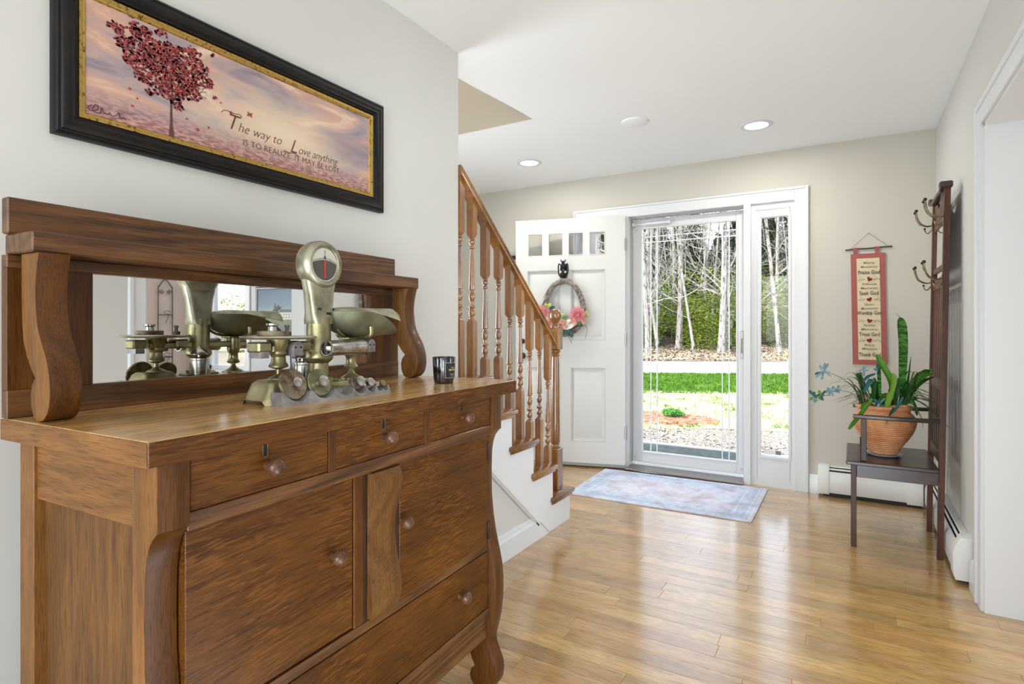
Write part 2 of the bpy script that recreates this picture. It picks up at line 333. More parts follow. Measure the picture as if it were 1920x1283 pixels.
def glassmat(name, tint=(1, 1, 1, 1), refl=1.0):
    m = bpy.data.materials.new(name); m.use_nodes = True; t = m.node_tree; t.nodes.clear()
    o = N(t, 'ShaderNodeOutputMaterial'); mx = N(t, 'ShaderNodeMixShader'); tr = N(t, 'ShaderNodeBsdfTransparent'); gl = N(t, 'ShaderNodeBsdfGlossy')
    tr.inputs[0].default_value = tint; gl.inputs['Roughness'].default_value = 0.01
    fr = N(t, 'ShaderNodeFresnel'); g_ = N(t, 'ShaderNodeNewGeometry'); mr_ = N(t, 'ShaderNodeMapRange'); mr_.inputs['To Min'].default_value = 1.33; mr_.inputs['To Max'].default_value = 1 / 1.33; t.links.new(g_.outputs['Backfacing'], mr_.inputs[0]); t.links.new(mr_.outputs[0], fr.inputs['IOR'])
    t.links.new(fr.outputs[0], mx.inputs[0]); t.links.new(tr.outputs[0], mx.inputs[1]); t.links.new(gl.outputs[0], mx.inputs[2]); t.links.new(mx.outputs[0], o.inputs[0])
    return m
M['glass'] = glassmat('window_glass')
M['muntin'] = plain('etched_grille_line', lin(225, 232, 235), 0.3)
# ------------------------------------------------------------------ the setting
XL, XR, YB, ZC = -1.535, 0.465, 4.55, 2.45
Y0 = -3.2
# floor: subfloor slab + planks
fl = MB(); fl.box(-3.45, 4.1, Y0 - 0.1, YB + 0.15, -0.12, -0.004)
floor = obj('floor', fl, M['subfloor'], None, 'glossy honey oak strip floor running through the hall', 'floor', kind='structure')
PW = 0.0836; plank_cache = {}
def plank_mesh(L_):
    k = round(L_, 2)
    if k not in plank_cache:
        m = MB(); g = 0.0003; c = 0.0006; l = L_ / 2 - g; w = PW / 2 - g
        a = [(-l, -w), (l, -w), (l, w), (-l, w)]; b = [(-l + c, -w + c), (l - c, -w + c), (l - c, w - c), (-l + c, w - c)]
        V0 = [m.bm.verts.new((x, y, -0.006)) for x, y in a]; V1 = [m.bm.verts.new((x, y, -c)) for x, y in a]; V2 = [m.bm.verts.new((x, y, 0)) for x, y in b]
        fs = [m.bm.faces.new(V2)]
        for P_, Q_ in ((V0, V1), (V1, V2)):
            for i in range(4): fs.append(m.bm.faces.new([P_[i], P_[(i + 1) % 4], Q_[(i + 1) % 4], Q_[i]]))
        for f in fs: f.smooth = False
        me = bpy.data.meshes.new('plank'); m.bm.to_mesh(me); m.bm.free(); me.materials.append(M['floorwood']); plank_cache[k] = me
    return plank_cache[k]
rp = random.Random(11)
rest = MB(); npl = 0
y = 2.096 - PW * 63
while y < YB - 0.01:
    y1 = y + PW
    segs = []
    # span of this row inside hall (+ stair hall, + dining)
    xa = -3.35; xb = 3.95
    x = xa - rp.random() * 0.8
    while x < xb:
        L_ = round(rp.choice([0.34, 0.46, 0.55, 0.62, 0.78, 0.9, 1.05, 1.2, 1.32]), 2)
        x2 = x + L_
        cxm = (max(x, xa) + min(x2, xb)) / 2
        near = (y > 1.05 and x2 > -1.62 + 0 and x < 0.70 and not (x2 < -1.5 and y < 3.1)) or (y > 3.05 and x2 > -2.4 and x < 0.7)
        yc = (y + y1) / 2
        if near and npl < 290 and x >= xa:
            o = bpy.data.objects.new('plank', plank_mesh(L_)); COL.objects.link(o); o.parent = floor; o.location = ((x + x2) / 2, yc, 0); npl += 1
        else:
            a_, b_ = max(x, xa), min(x2, xb)
            if b_ - a_ > 0.02: rest.box(a_ + 0.0008, b_ - 0.0008, y + 0.0008, min(y1, YB) - 0.0008, -0.006, 0)
        x = x2
    y = y1
obj('plank_field', rest, M['floorwood'], floor, 'floor strips behind the camera and in the dining room', kind='stuff')
# walls
def wallbox(name, x0, x1, y0, y1, z0, z1, mat, label, cat='wall'):
    return bx(name, x0, x1, y0, y1, z0, z1, mat, label=label, cat=cat, kind='structure')
wl = MB(); wl.box(XL - 0.117, XL, Y0, 2.099, 0, ZC)
obj('wall_left', wl, M['wall'], None, 'pale greige wall behind the sideboard and framed print', 'wall', kind='structure')
# back wall with door-unit opening: X -2.0..-0.30
wb_ = MB(); DX0, DX1, DZ = -2.005, -0.335, 2.10
wb_.box(-3.45, DX0, YB, YB + 0.16, 0, ZC); wb_.box(DX1, XR + 0.13, YB, YB + 0.16, 0, ZC); wb_.box(DX0, DX1, YB, YB + 0.16, DZ, ZC)
obj('wall_back', wb_, M['wall_back'], None, 'beige end wall around the front door', 'wall', kind='structure')
wr = MB()
OY0, OY1, OZ = 1.825, 3.0, 2.005
wr.box(XR, XR + 0.125, 0.55, OY0, 0, ZC); wr.box(XR, XR + 0.125, OY1, YB, 0, ZC); wr.box(XR, XR + 0.125, OY0, OY1, OZ, ZC)
obj('wall_right', wr, M['wall'], None, 'pale wall with the white cased opening', 'wall', kind='structure')
# rear (behind the camera) walls, with unseen openings added for light
wrr = MB()
def wall_with_holes_x(mb, xa, xb, y0, y1, holes, zc=ZC):
    xs = xa
    for (h0, h1, z0, z1) in sorted(holes):
        mb.box(xs, h0, y0, y1, 0, zc); mb.box(h0, h1, y0, y1, 0, z0); mb.box(h0, h1, y0, y1, z1, zc); xs = h1
    mb.box(xs, xb, y0, y1, 0, zc)
wall_with_holes_x(wrr, -1.70, 3.1, Y0 - 0.12, Y0, [(-1.75 + 0.05, -0.05, 0.7, 2.2), (0.75, 2.45, 0.7, 2.2)])
obj('wall_rear', wrr, M['wall'], None, 'wall behind the camera with two openings added for light', 'wall', kind='structure')
# stair hall: outer left wall and upper stairwell
so = MB(); so.box(-3.45, -3.33, 1.2, YB, 0, 4.6); so.box(-3.45, XL - 0.117, 1.1, 1.2, 0, 4.6)
obj('wall_stair', so, M['wall_back'], None, 'wall on the far side of the staircase', 'wall', kind='structure')
# dining room shell
dn = MB(); dn.box(3.95, 4.07, 1.2, YB, 0, ZC)
obj('wall_dining_side', dn, M['pink'], None, 'pinkish dining room wall seen in the sideboard mirror', 'wall', kind='structure')
dm = MB(); wall_with_holes_x(dm, XR + 0.13, 4.07, YB, YB + 0.16, [(3.02, 3.72, 0.66, 2.05)])
obj('wall_dining_end', dm, M['lilac'], None, 'grey dining room end wall with window seen in mirror', 'wall', kind='structure')
bx('wall_dining_rear', XR + 0.125, 4.07, 1.08, 1.2, 0, ZC, M['wall'], label='rear wall of the dining room', cat='wall', kind='structure')
bx('wall_rear_side', 3.0, 3.12, Y0, 1.08, 0, ZC, M['wall'], label='side wall of the room behind the camera', cat='wall', kind='structure')
# ceiling with stair opening X -3.33..-1.70, Y 1.2..3.10
ce = MB(); SX = -1.692; SY = 3.085
ce.box(SX, 4.07, Y0, YB + 0.1, ZC + 0.002, ZC + 0.26); ce.box(-3.45, SX, SY, YB + 0.1, ZC, ZC + 0.26)
def sag(x, y):   # the old ceiling dips a few centimetres towards the stair partition
    f = lambda t: (lambda u: u * u * (3 - 2 * u))(max(0, min(1, t)))
    return ZC - 0.04 * f((-0.5 - x) / 1.0) * f((3.1 - y) / 0.9)
ce.grid(lambda u, v: (SX + (4.07 - SX) * u * u, YB + 0.1 - (YB + 0.1 - Y0) * v, sag(SX + (4.07 - SX) * u * u, YB + 0.1 - (YB + 0.1 - Y0) * v)), 40, 60)
ce.grid(lambda u, v: (SX, SY - (SY - Y0) * v, sag(SX, SY - (SY - Y0) * v) * (1 - u) + (ZC + 0.26) * u), 1, 30)
obj('ceiling', ce, M['ceil'], None, 'flat white ceiling over the hall', 'ceiling', kind='structure')
uw = MB(); uw.box(-3.45, SX + 0.0, SY - 0.004, SY + 0.1, ZC + 0.0005, 4.6); uw.box(SX, SX + 0.1, 1.1, SY + 0.1, ZC + 0.005, 4.6); uw.box(-3.45, SX + 0.1, 1.1, SY + 0.1, 4.6, 4.7)
obj('wall_upper_stairwell', uw, M['tan'], None, 'tan stairwell wall above the ceiling opening', 'wall', kind='structure')
# baseboards
def baseboard(name, x0, x1, y0, y1, face, label, h=0.13):
    m = MB()
    if face in 'Y':   # runs along x, face -Y at y0
        pr = [(y1, 0), (y0, 0), (y0, h - 0.03), (y0 + 0.005, h - 0.02), (y0 + 0.006, h - 0.008), (y1 - 0.003, h), (y1, h)]
        m.prism(pr, 'x', x0, x1)
    else:
        pr = [(x0, 0), (x1, 0), (x1, h - 0.03), (x1 - 0.005 if x1 > x0 else x1 + 0.005, h - 0.02), (x1 - 0.006 if x1 > x0 else x1 + 0.006, h - 0.008), (x0 + (0.003 if x1 > x0 else -0.003), h), (x0, h)]
        m.prism(pr, 'y', y0, y1)
    return obj(name, m, M['trim'], None, label, 'baseboard', kind='structure')
baseboard('baseboard_back', -0.26, -0.20, YB - 0.016, YB, 'Y', 'short white baseboard between door casing and heater')
baseboard('baseboard_back_left', -3.33, -2.09, YB - 0.016, YB, 'Y', 'white baseboard behind the open door')
baseboard('baseboard_left', XL, XL + 0.016, Y0, 2.095, 'X', 'white baseboard behind the sideboard')
baseboard('baseboard_right', XR, XR - 0.016, 3.085, 3.24, 'X', 'short white baseboard beside the cased opening')
baseboard('baseboard_right_near', XR, XR - 0.016, 0.55, 1.74, 'X', 'white baseboard on the right near the camera')
# cased opening trim: jamb liner + casings on hall side
co = MB()
co.box(XR - 0.002, XR + 0.127, OY1 - 0.018, OY1, 0, OZ); co.box(XR - 0.002, XR + 0.127, OY0, OY0 + 0.018, 0, OZ); co.box(XR - 0.002, XR + 0.127, OY0, OY1, OZ - 0.018, OZ)
for X_, s_ in ((XR, -1), (XR + 0.125, 1)):
    def cas(y0, y1, z0, z1, flip):
        co.box(min(X_, X_ + s_ * 0.014), max(X_, X_ + s_ * 0.014), y0, y1, z0, z1, 0.002)
    cas(OY1 - 0.006, OY1 + 0.086, 0, OZ + 0.086, 0); cas(OY0 - 0.086, OY0 + 0.006, 0, OZ + 0.086, 0); cas(OY0 + 0.006, OY1 - 0.006, OZ - 0.006, OZ + 0.086, 0)
    co.box(min(X_, X_ + s_ * 0.022), max(X_, X_ + s_ * 0.022), OY1 + 0.062, OY1 + 0.088, 0, OZ + 0.088, 0.004)
    co.box(min(X_, X_ + s_ * 0.022), max(X_, X_ + s_ * 0.022), OY0 - 0.088, OY0 - 0.062, 0, OZ + 0.088, 0.004)
    co.box(min(X_, X_ + s_ * 0.0215), max(X_, X_ + s_ * 0.0215), OY0 - 0.064, OY1 + 0.064, OZ + 0.062, OZ + 0.087, 0.004)
obj('trim_1', co, M['trim'], None, 'white casing and jamb of the wide dining room opening', 'door casing', kind='structure')
# ------------------------------------------------------------------ entry door unit: casing, jambs, sidelights
du = thing('door_1', (0, 0, 0), 0, 'white front door unit with casing, mullions and threshold', 'door frame', kind='structure')
cx0, cx1, cz = -2.075, -0.268, 2.168
m = MB()
yf = YB - 0.02
m.box(cx0, cx0 + 0.085, yf, YB + 0.0, 0, cz, 0.003); m.box(cx1 - 0.085, cx1, yf, YB, 0, cz, 0.003); m.box(cx0 + 0.085, cx1 - 0.085, yf, YB, cz - 0.085, cz, 0.003)
m.box(cx0 - 0.004, cx0 + 0.016, yf - 0.008, YB, 0, cz + 0.004, 0.003); m.box(cx1 - 0.016, cx1 + 0.004, yf - 0.008, YB, 0, cz + 0.004, 0.003); m.box(cx0 + 0.016, cx1 - 0.016, yf - 0.0075, YB, cz - 0.014, cz + 0.004, 0.003)
obj('casing', m, M['trim'], du)
m = MB()   # jamb posts (mullions) and head, through the wall
for (a, b) in ((DX0, DX0 + 0.02), (-1.665, -1.585), (-0.695, -0.645), (DX1 - 0.02, DX1)): m.box(a, b, YB - 0.018, YB + 0.15, 0.0, DZ - 0.02, 0.002)
m.box(DX0, DX1, YB - 0.018, YB + 0.15, DZ - 0.02, DZ)
obj('jamb', m, M['trim'], du)
m = MB(); m.prism([(YB - 0.06, 0.0), (YB - 0.055, 0.014), (YB + 0.02, 0.03), (YB + 0.17, 0.03), (YB + 0.17, -0.05), (YB - 0.06, -0.05)], 'x', -1.60, -0.69)
obj('threshold', m, M['steel'], du, 'grey metal threshold')
m = MB(); m.box(-1.60, -0.69, YB - 0.085, YB - 0.061, 0.0005, 0.012, 0.003); obj('saddle', m, M['walnut_x'], du, 'thin brown wood saddle')
def sidelight(name, x0, x1, gx0, gx1, label, sticker):
    r = thing(name, (0, 0, 0), 0, label, 'window', kind='structure')
    m = MB(); yp0, yp1 = YB + 0.005, YB + 0.045; gz0, gz1 = 0.222, 1.975
    m.box(x0, gx0, yp0, yp1, 0.0, 2.08); m.box(gx1, x1, yp0, yp1, 0, 2.08); m.box(gx0, gx1, yp0, yp1, 0, gz0); m.box(gx0, gx1, yp0, yp1, gz1, 2.08)
    obj('panel', m, M['trim'], r)
    m = MB(); b = 0.018
    for (a0, a1, c0, c1) in ((gx0 - b, gx0, gz0 - b, gz1 + b), (gx1, gx1 + b, gz0 - b, gz1 + b), (gx0, gx1, gz0 - b, gz0), (gx0, gx1, gz1, gz1 + b)): m.box(a0, a1, yp0 - 0.007, yp0, c0, c1, 0.002)
    m.box(x0 + 0.03, x0 + 0.04, yp0 - 0.006, yp0, 0.05, 2.04, 0.002); m.box(x1 - 0.04, x1 - 0.03, yp0 - 0.006, yp0, 0.05, 2.04, 0.002); m.box(x0 + 0.03, x1 - 0.03, yp0 - 0.006, yp0, 2.03, 2.04, 0.002)
    obj('moulding', m, M['trim'], r)
    bx('pane', gx0, gx1, YB + 0.022, YB + 0.026, gz0, gz1, M['glass'], r)
    if sticker:
        st = bx('sticker', gx0 + 0.02, gx0 + 0.14, YB + 0.0195, YB + 0.0205, gz0 + 0.012, gz0 + 0.045, plain('sticker_white', lin(225, 228, 228), 0.5), r, label='small white and grey sticker low on the glass')
        bx('print', gx0 + 0.10, gx0 + 0.135, YB + 0.0185, YB + 0.0195, gz0 + 0.015, gz0 + 0.042, plain('sticker_grey', lin(120, 124, 124), 0.5), st)
sidelight('window_1', -0.645, DX1 - 0.02, -0.58, -0.395, 'tall narrow sidelight window right of the storm door', True)
sidelight('window_2', DX0 + 0.02, -1.665, -1.885, -1.70, 'tall narrow sidelight window behind the open front door', False)
# storm door
sd = thing('door_2', (0, 0, 0), 0, 'white full-view storm door with white grille lines, closed', 'storm door', kind='structure')
sx0, sx1, sz0, sz1 = -1.578, -0.702, 0.05, 2.062; ys = YB + 0.075
gx0, gx1, gz0, gz1 = -1.498, -0.762, 0.142, 1.985
m = MB()
m.box(sx0, gx0, ys, ys + 0.035, sz0, sz1, 0.004); m.box(gx1, sx1, ys, ys + 0.035, sz0, sz1, 0.004); m.box(gx0, gx1, ys, ys + 0.035, sz0, gz0, 0.004); m.box(gx0, gx1, ys, ys + 0.035, gz1, sz1, 0.004)
obj('frame', m, M['trim'], sd)
m = MB(); b = 0.012
for (a0, a1, c0, c1) in ((gx0 - b, gx0, gz0 - b, gz1 + b), (gx1, gx1 + b, gz0 - b, gz1 + b), (gx0, gx1, gz0 - b, gz0), (gx0, gx1, gz1, gz1 + b)): m.box(a0, a1, ys - 0.006, ys, c0, c1, 0.002)
obj('glazing_bead', m, M['trim'], sd)
bx('pane', gx0, gx1, ys + 0.014, ys + 0.018, gz0, gz1, M['glass'], sd)
for k, (a, v) in enumerate((('v', -1.428), ('v', -1.376), ('v', -0.865), ('v', -0.815), ('h', 1.918), ('h', 1.872), ('h', 0.262), ('h', 0.212))):
    w = 0.0042
    if a == 'v': bx('grille_line', v - w, v + w, ys + 0.008, ys + 0.0135, gz0, gz1, M['muntin'], sd)
    else: bx('grille_line', gx0, gx1, ys + 0.007, ys + 0.0125, v - w * 0.9, v + w * 0.9, M['muntin'], sd)
m = MB(); m.box(sx0 - 0.006, sx0 - 0.0, ys - 0.045, ys, sz0, sz1 + 0.02); m.box(sx1, sx1 + 0.006, ys - 0.045, ys, sz0, sz1 + 0.02); m.box(sx0, sx1, ys - 0.045, ys, sz1 + 0.004, sz1 + 0.03)
obj('outer_frame', m, plain('storm_frame_grey', lin(176, 176, 172), 0.5), sd)
m = MB(); Mx = Matrix.Rotation(pi / 2, 4, 'Y')
m.lathe([(0.005, 0), (0.005, 0.09), (0.013, 0.092), (0.014, 0.28), (0.011, 0.285), (0.004, 0.29)], (-1.555, ys - 0.025, 2.020), 14, Mx)
m.box(-1.572, -1.555, ys - 0.04, ys - 0.0, 2.005, 2.035, 0.002); m.box(-1.275, -1.255, ys - 0.036, ys, 2.008, 2.032, 0.002)
obj('door_closer', m, M['trim'], sd)
m = MB(); m.box(sx1 - 0.028, sx1 - 0.008, ys - 0.006, ys, 0.93, 1.14, 0.003); m.tube([(sx1 - 0.018, ys - 0.004, 1.08), (sx1 - 0.018, ys - 0.035, 1.08), (sx1 - 0.018, ys - 0.04, 1.05), (sx1 - 0.018, ys - 0.035, 1.0), (sx1 - 0.018, ys - 0.004, 0.97)], 0.005, 8)
obj('handle', m, plain('satin_nickel', lin(190, 188, 182), 0.35, 0.8), sd, 'small metal pull handle')
for (x_, z_) in ((sx0 + 0.03, 2.01 - 0.03), (sx1 - 0.03, 2.045), (sx0 + 0.02, 0.09), (sx1 - 0.02, 0.09)):
    bx('screw', x_ - 0.008, x_ + 0.008, ys - 0.002, ys, z_ - 0.003, z_ + 0.003, M['steel'], sd)
# open inner door (hinged at left mullion, folded back to the wall)
DH = (-1.60, 4.50); DA = math.atan2(4.245 - 4.50, -2.49 + 1.60)
dd = thing('door_3', (DH[0], DH[1], 0), DA, 'white panelled front door with four small lites, swung open', 'door', kind='structure')
# local: x = distance from hinge; face towards room: find sign. local +y = rotate; room side is -Y world
# DA ~ -164deg: local y axis world = (-sin DA, cos DA) = (.275,-.96) -> +y local faces the room
DW, DB, DT, TH = 0.928, 0.036, 2.085, 0.042
ls = [(0.162, 0.299), (0.343, 0.474), (0.515, 0.646), (0.689, 0.824)]; lz0, lz1 = 1.772, 1.968
m = MB(); m.box(0, DW, -TH, 0, DB, 0.215, 0); m.box(0, 0.162, -TH, 0, 0.215, DT); m.box(0.824, DW, -TH, 0, 0.215, DT)
m.box(0.162, 0.824, -TH, 0, lz1, DT); m.box(0.162, 0.824, -TH, 0, 1.65, lz0); m.box(0.162, 0.824, -TH, 0, 0.83, 1.06); m.box(0.447, 0.540, -TH, 0, 0.215, 0.83); m.box(0.447, 0.540, -TH, 0, 1.06, 1.65)
for a, b in zip(ls, ls[1:]): m.box(a[1], b[0], -TH, 0, lz0, lz1)
obj('door_leaf', m, M['door'], dd)
for (a0, a1, c0, c1) in ((0.162, 0.447, 1.06, 1.65), (0.540, 0.824, 1.06, 1.65), (0.162, 0.447, 0.215, 0.83), (0.540, 0.824, 0.215, 0.83)):
    m = MB(); m.box(a0, a1, -TH + 0.012, -0.016, c0, c1)
    # raised field with sloped border
    o1, o2 = 0.030, 0.052
    A = [(a0 + o1, c0 + o1), (a1 - o1, c0 + o1), (a1 - o1, c1 - o1), (a0 + o1, c1 - o1)]; B_ = [(a0 + o2, c0 + o2), (a1 - o2, c0 + o2), (a1 - o2, c1 - o2), (a0 + o2, c1 - o2)]
    VA = [m.bm.verts.new((p[0], -0.016, p[1])) for p in A]; VB = [m.bm.verts.new((p[0], -0.007, p[1])) for p in B_]
    for i in range(4): m.bm.faces.new([VA[i], VA[(i + 1) % 4], VB[(i + 1) % 4], VB[i]])
    m.bm.faces.new(VB)
    e = 0.010   # sticking
    for (p0, p1, q0, q1) in ((a0, a0 + e, c0, c1), (a1 - e, a1, c0, c1), (a0 + e, a1 - e, c0, c0 + e), (a0 + e, a1 - e, c1 - e, c1)): m.box(p0, p1, -0.016, -0.004, q0, q1, 0.003)
    bmesh.ops.recalc_face_normals(m.bm, faces=m.bm.faces[:])
    obj('raised_panel', m, M['door'], dd)
for a0, a1 in ls:
    pn = bx('pane', a0, a1, -0.024, -0.020, lz0, lz1, M['glass'], dd)
    m = MB(); e = 0.008
    for (p0, p1, q0, q1) in ((a0, a0 + e, lz0, lz1), (a1 - e, a1, lz0, lz1), (a0 + e, a1 - e, lz0, lz0 + e), (a0 + e, a1 - e, lz1 - e, lz1)): m.box(p0, p1, -0.019, 0.003, q0, q1, 0.002)
    obj('glazing_bead', m, M['door'], pn)
m = MB(); Mk = Matrix.Rotation(-pi / 2, 4, 'X')
m.lathe([(0.028, 0), (0.028, 0.006), (0.012, 0.010), (0.011, 0.03), (0.026, 0.042), (0.029, 0.055), (0.022, 0.068), (0.001, 0.071)], (0.868, 0, 0.925), 20, Mk); m.lathe([(0.022, 0), (0.022, 0.012), (0.001, 0.014)], (0.868, 0, 1.05), 16, Mk)
obj('door_knob', m, M['darkhook'], dd, 'dark bronze knob')
bx('door_sweep', 0.0, DW, -TH - 0.003, 0.003, 0.012, DB, plain('sweep_grey', lin(150, 150, 148), 0.6), dd)
for z_ in (0.30, 1.07, 1.85):
    m = MB(); m.lathe([(0.007, -0.05), (0.007, 0.05)], (-0.002, 0.006, z_), 10); m.box(-0.002, 0.0, -0.036, 0.004, z_ - 0.05, z_ + 0.05); obj('hinge', m, M['steel'], dd)
# ------------------------------------------------------------------ dining window (seen in the mirror)
w3 = thing('window_3', (0, 0, 0), 0, 'white dining room window seen in the sideboard mirror', 'window', kind='structure')
m = MB(); a0, a1, c0, c1 = 3.02, 3.72, 0.66, 2.05
for (p0, p1, q0, q1) in ((a0 - 0.08, a0, c0 - 0.08, c1 + 0.08), (a1, a1 + 0.08, c0 - 0.08, c1 + 0.08), (a0, a1, c0 - 0.08, c0), (a0, a1, c1, c1 + 0.08)): m.box(p0, p1, YB - 0.02, YB, q0, q1, 0.003)
for (p0, p1, q0, q1) in ((a0, a0 + 0.04, c0, c1), (a1 - 0.04, a1, c0, c1), (a0, a1, c0, c0 + 0.05), (a0, a1, c1 - 0.04, c1), (a0, a1, 1.34, 1.37)): m.box(p0, p1, YB + 0.04, YB + 0.08, q0, q1, 0.002)
obj('window_frame', m, M['trim'], w3); bx('pane', a0 + 0.04, a1 - 0.04, YB + 0.058, YB + 0.062, c0 + 0.05, c1 - 0.04, M['glass'], w3)
# ------------------------------------------------------------------ staircase
st = thing('staircase', (0, 0, 0), 0, 'open staircase with white stringer, maple treads and turned balusters', 'staircase')
XS = -1.483; RISE = 0.187; RUN = 0.2305; YR = 3.178; NS = 12
# side skirt (zigzag) as polygon in (y,z), extruded in x
pts = [(YR, 0.0)]
for k in range(NS):
    yk = YR - RUN * k; pts.append((yk, RISE * (k + 1) - 0.028)); pts.append((yk - RUN, RISE * (k + 1) - 0.028)) if k < NS - 1 else pts.append((yk - 0.05, RISE * (k + 1) - 0.028))
sl = RISE / RUN
# lower edge runs parallel to the flight from the floor
yl = 2.905
pend = pts[-1]
pts.append((pend[0], (yl - pend[0]) * sl)); pts.append((yl, 0.0))
# keep only to Y >= 2.0 in the visible hall; behind the wall face the flight continues on its own plane
def clip_poly(poly, ymin):
    out = []
    for i in range(len(poly)):
        a, b = poly[i], poly[(i + 1) % len(poly)]
        if a[0] >= ymin: out.append(a)
        if (a[0] >= ymin) != (b[0] >= ymin):
            t = (ymin - a[0]) / (b[0] - a[0]); out.append((ymin, a[1] + (b[1] - a[1]) * t))
    return out
ps = clip_poly(pts, 2.106)
m = MB(); m.prism(ps, 'x', XS - 0.018, XS); obj('stringer', m, M['stairwhite'], st)
# under-stair wall triangle + baseboard + diagonal moulding
m = MB()
tri = [(2.106, 0), (yl - 0.01, 0), (2.106, (yl - 2.106) * sl - 0.01)]
m.prism(tri, 'x', XS - 0.09, XS - 0.012); obj('under_stair_wall', m, M['wall'], st, 'greige wall triangle under the stringer')
m = MB()
d_ = Vector((0, 1, -sl)).normalized(); n_ = Vector((0, -sl, -1)).normalized()
def strip(mb, off0, off1, h, y0, y1):
    # moulding strip parallel to the stringer's lower edge, offset below it
    P = []
    for yy in (y0, y1):
        base = Vector((0, yy, (yl - yy) * sl))
        P.append([base + n_ * off0, base + n_ * off1])
    a = XS - 0.012; b = XS + h
    q = [(P[0][0].y, P[0][0].z), (P[1][0].y, P[1][0].z), (P[1][1].y, P[1][1].z), (P[0][1].y, P[0][1].z)]
    mb.prism(q, 'x', a, b, 0.0015)
strip(m, 0.0, 0.030, 0.004, 2.19, 2.79); strip(m, 0.006, 0.022, 0.009, 2.19, 2.785)
obj('moulding', m, M['trim'], st)
m = MB(); h = 0.135
m.prism([(XS - 0.012, 0), (XS + 0.004, 0), (XS + 0.004, h - 0.035), (XS - 0.001, h - 0.028), (XS - 0.002, h - 0.014), (XS - 0.007, h), (XS - 0.012, h)], 'y', 2.106, 2.80)
vv = [v for v in m.bm.verts if v.co.y > 2.7]
for v in vv: v.co.y = 2.895 - v.co.z / sl
obj('baseboard', m, M['trim'], st)
bx('return_wall', XL - 0.05, XS - 0.012, 2.10, 2.16, 0, 0.85, M['wall'], st)
# treads / risers
for k in range(NS):
    yk = YR - RUN * k; zt = RISE * (k + 1); hid = yk < 2.3
    xside = XS + 0.024 if yk - RUN > 2.0 else SX - 0.01
    m = MB()
    def nose(mb, x0, x1, y0, y1, z1, th=0.026):
        mb.box(x0, x1, y0, y1, z1 - th, z1, 0.009, 2)
    nose(m, -2.55, xside, yk - RUN - 0.028 if xside > SX else yk - RUN, yk + 0.032, zt)
    # hide the part over the next riser: plain tread
    obj('tread', m, M['maple_y'], st)
    if xside > SX:
        m = MB(); m.box(XS + 0.0005, XS + 0.013, yk - RUN - 0.018, yk + 0.012, zt - 0.040, zt - 0.0262, 0.004, 2); obj('cove_moulding', m, M['maple_y'] if k else M['maple_y'], st)
    m = MB(); m.box(-2.54, XS - 0.018 if yk > 2.13 else SX - 0.01, yk - 0.018, yk, RISE * k - (0 if k == 0 else 0.026), zt - 0.026); obj('riser', m, M['stairwhite'], st)
bx('inner_stringer', -2.56, -2.54, 1.3, YR, 0, 0.35, M['stairwhite'], st)
# balusters: square-turned-square; turned section heights shared by pairs
XB = -1.545
rail_z = lambda y_: 1.878 - (y_ - 2.131) * 0.826   # top of handrail
BAL = [(2.095, 1.59, 1), (2.222, 1.59, 0), (2.335, 1.407, 1), (2.457, 1.407, 0), (2.567, 1.221, 1), (2.678, 1.221, 0), (2.784, 1.036, 1), (2.898, 1.036, 0), (3.004, 0.855, 1)]
BAL[0] = (2.121, 1.59, 1)
def turned(top, r0=0.0158):
    """profile from base-square top (top-0.387) up to upper-square bottom (top)"""
    b = top - 0.387; R = r0
    q = [(0.0, 0.72), (0.006, 0.80), (0.012, 0.6), (0.020, 0.95), (0.034, 1.0), (0.046, 0.8), (0.050, 0.66), (0.056, 0.95), (0.062, 0.98), (0.068, 0.6), (0.084, 0.55), (0.090, 0.80), (0.104, 1.0), (0.122, 0.86), (0.130, 0.58), (0.136, 0.60), (0.140, 0.98), (0.150, 1.0),
         (0.20, 0.86), (0.27, 0.66), (0.332, 0.50), (0.336, 0.88), (0.342, 0.88), (0.346, 0.55), (0.354, 0.62), (0.360, 0.95), (0.366, 0.98), (0.371, 0.70), (0.376, 0.92), (0.381, 0.9), (0.387, 0.6)]
    return [(R * k, b + z) for z, k in q]
def baluster(y_, ztop, odd):
    step = int((YR + 0.03 - y_) / RUN); zb = RISE * (step + 1)
    m = MB(); s = 0.0178
    base_top = ztop - 0.387
    # lower square with chamfered shoulder
    def sq(z0, z1, ch0, ch1):
        pr = []
        lv = [(s * (0.62 if ch0 else 1), z0)] + ([(s, z0 + 0.014)] if ch0 else []) + ([(s, z1 - 0.014)] if ch1 else []) + [(s * (0.62 if ch1 else 1), z1)]
        V = [[m.bm.verts.new((XB + a * w, y_ + b * w, z)) for a, b in ((-1, -1), (1, -1), (1, 1), (-1, 1))] for w, z in lv]
        fs = [m.bm.faces.new(V[0][::-1]), m.bm.faces.new(V[-1])]
        for P_, Q_ in zip(V, V[1:]):
            for i in range(4): fs.append(m.bm.faces.new([P_[i], P_[(i + 1) % 4], Q_[(i + 1) % 4], Q_[i]]))
        for f in fs: f.smooth = True
        return V
    sq(zb, base_top, False, True)
    m.lathe(turned(ztop), (XB, y_, 0), 16)
    V = sq(ztop, ztop + 0.1, True, False)
    for v in V[-1]: v.co.z = rail_z(v.co.y) - 0.045
    return obj('baluster', m, M['maple'], st)
for a in BAL: baluster(*a)
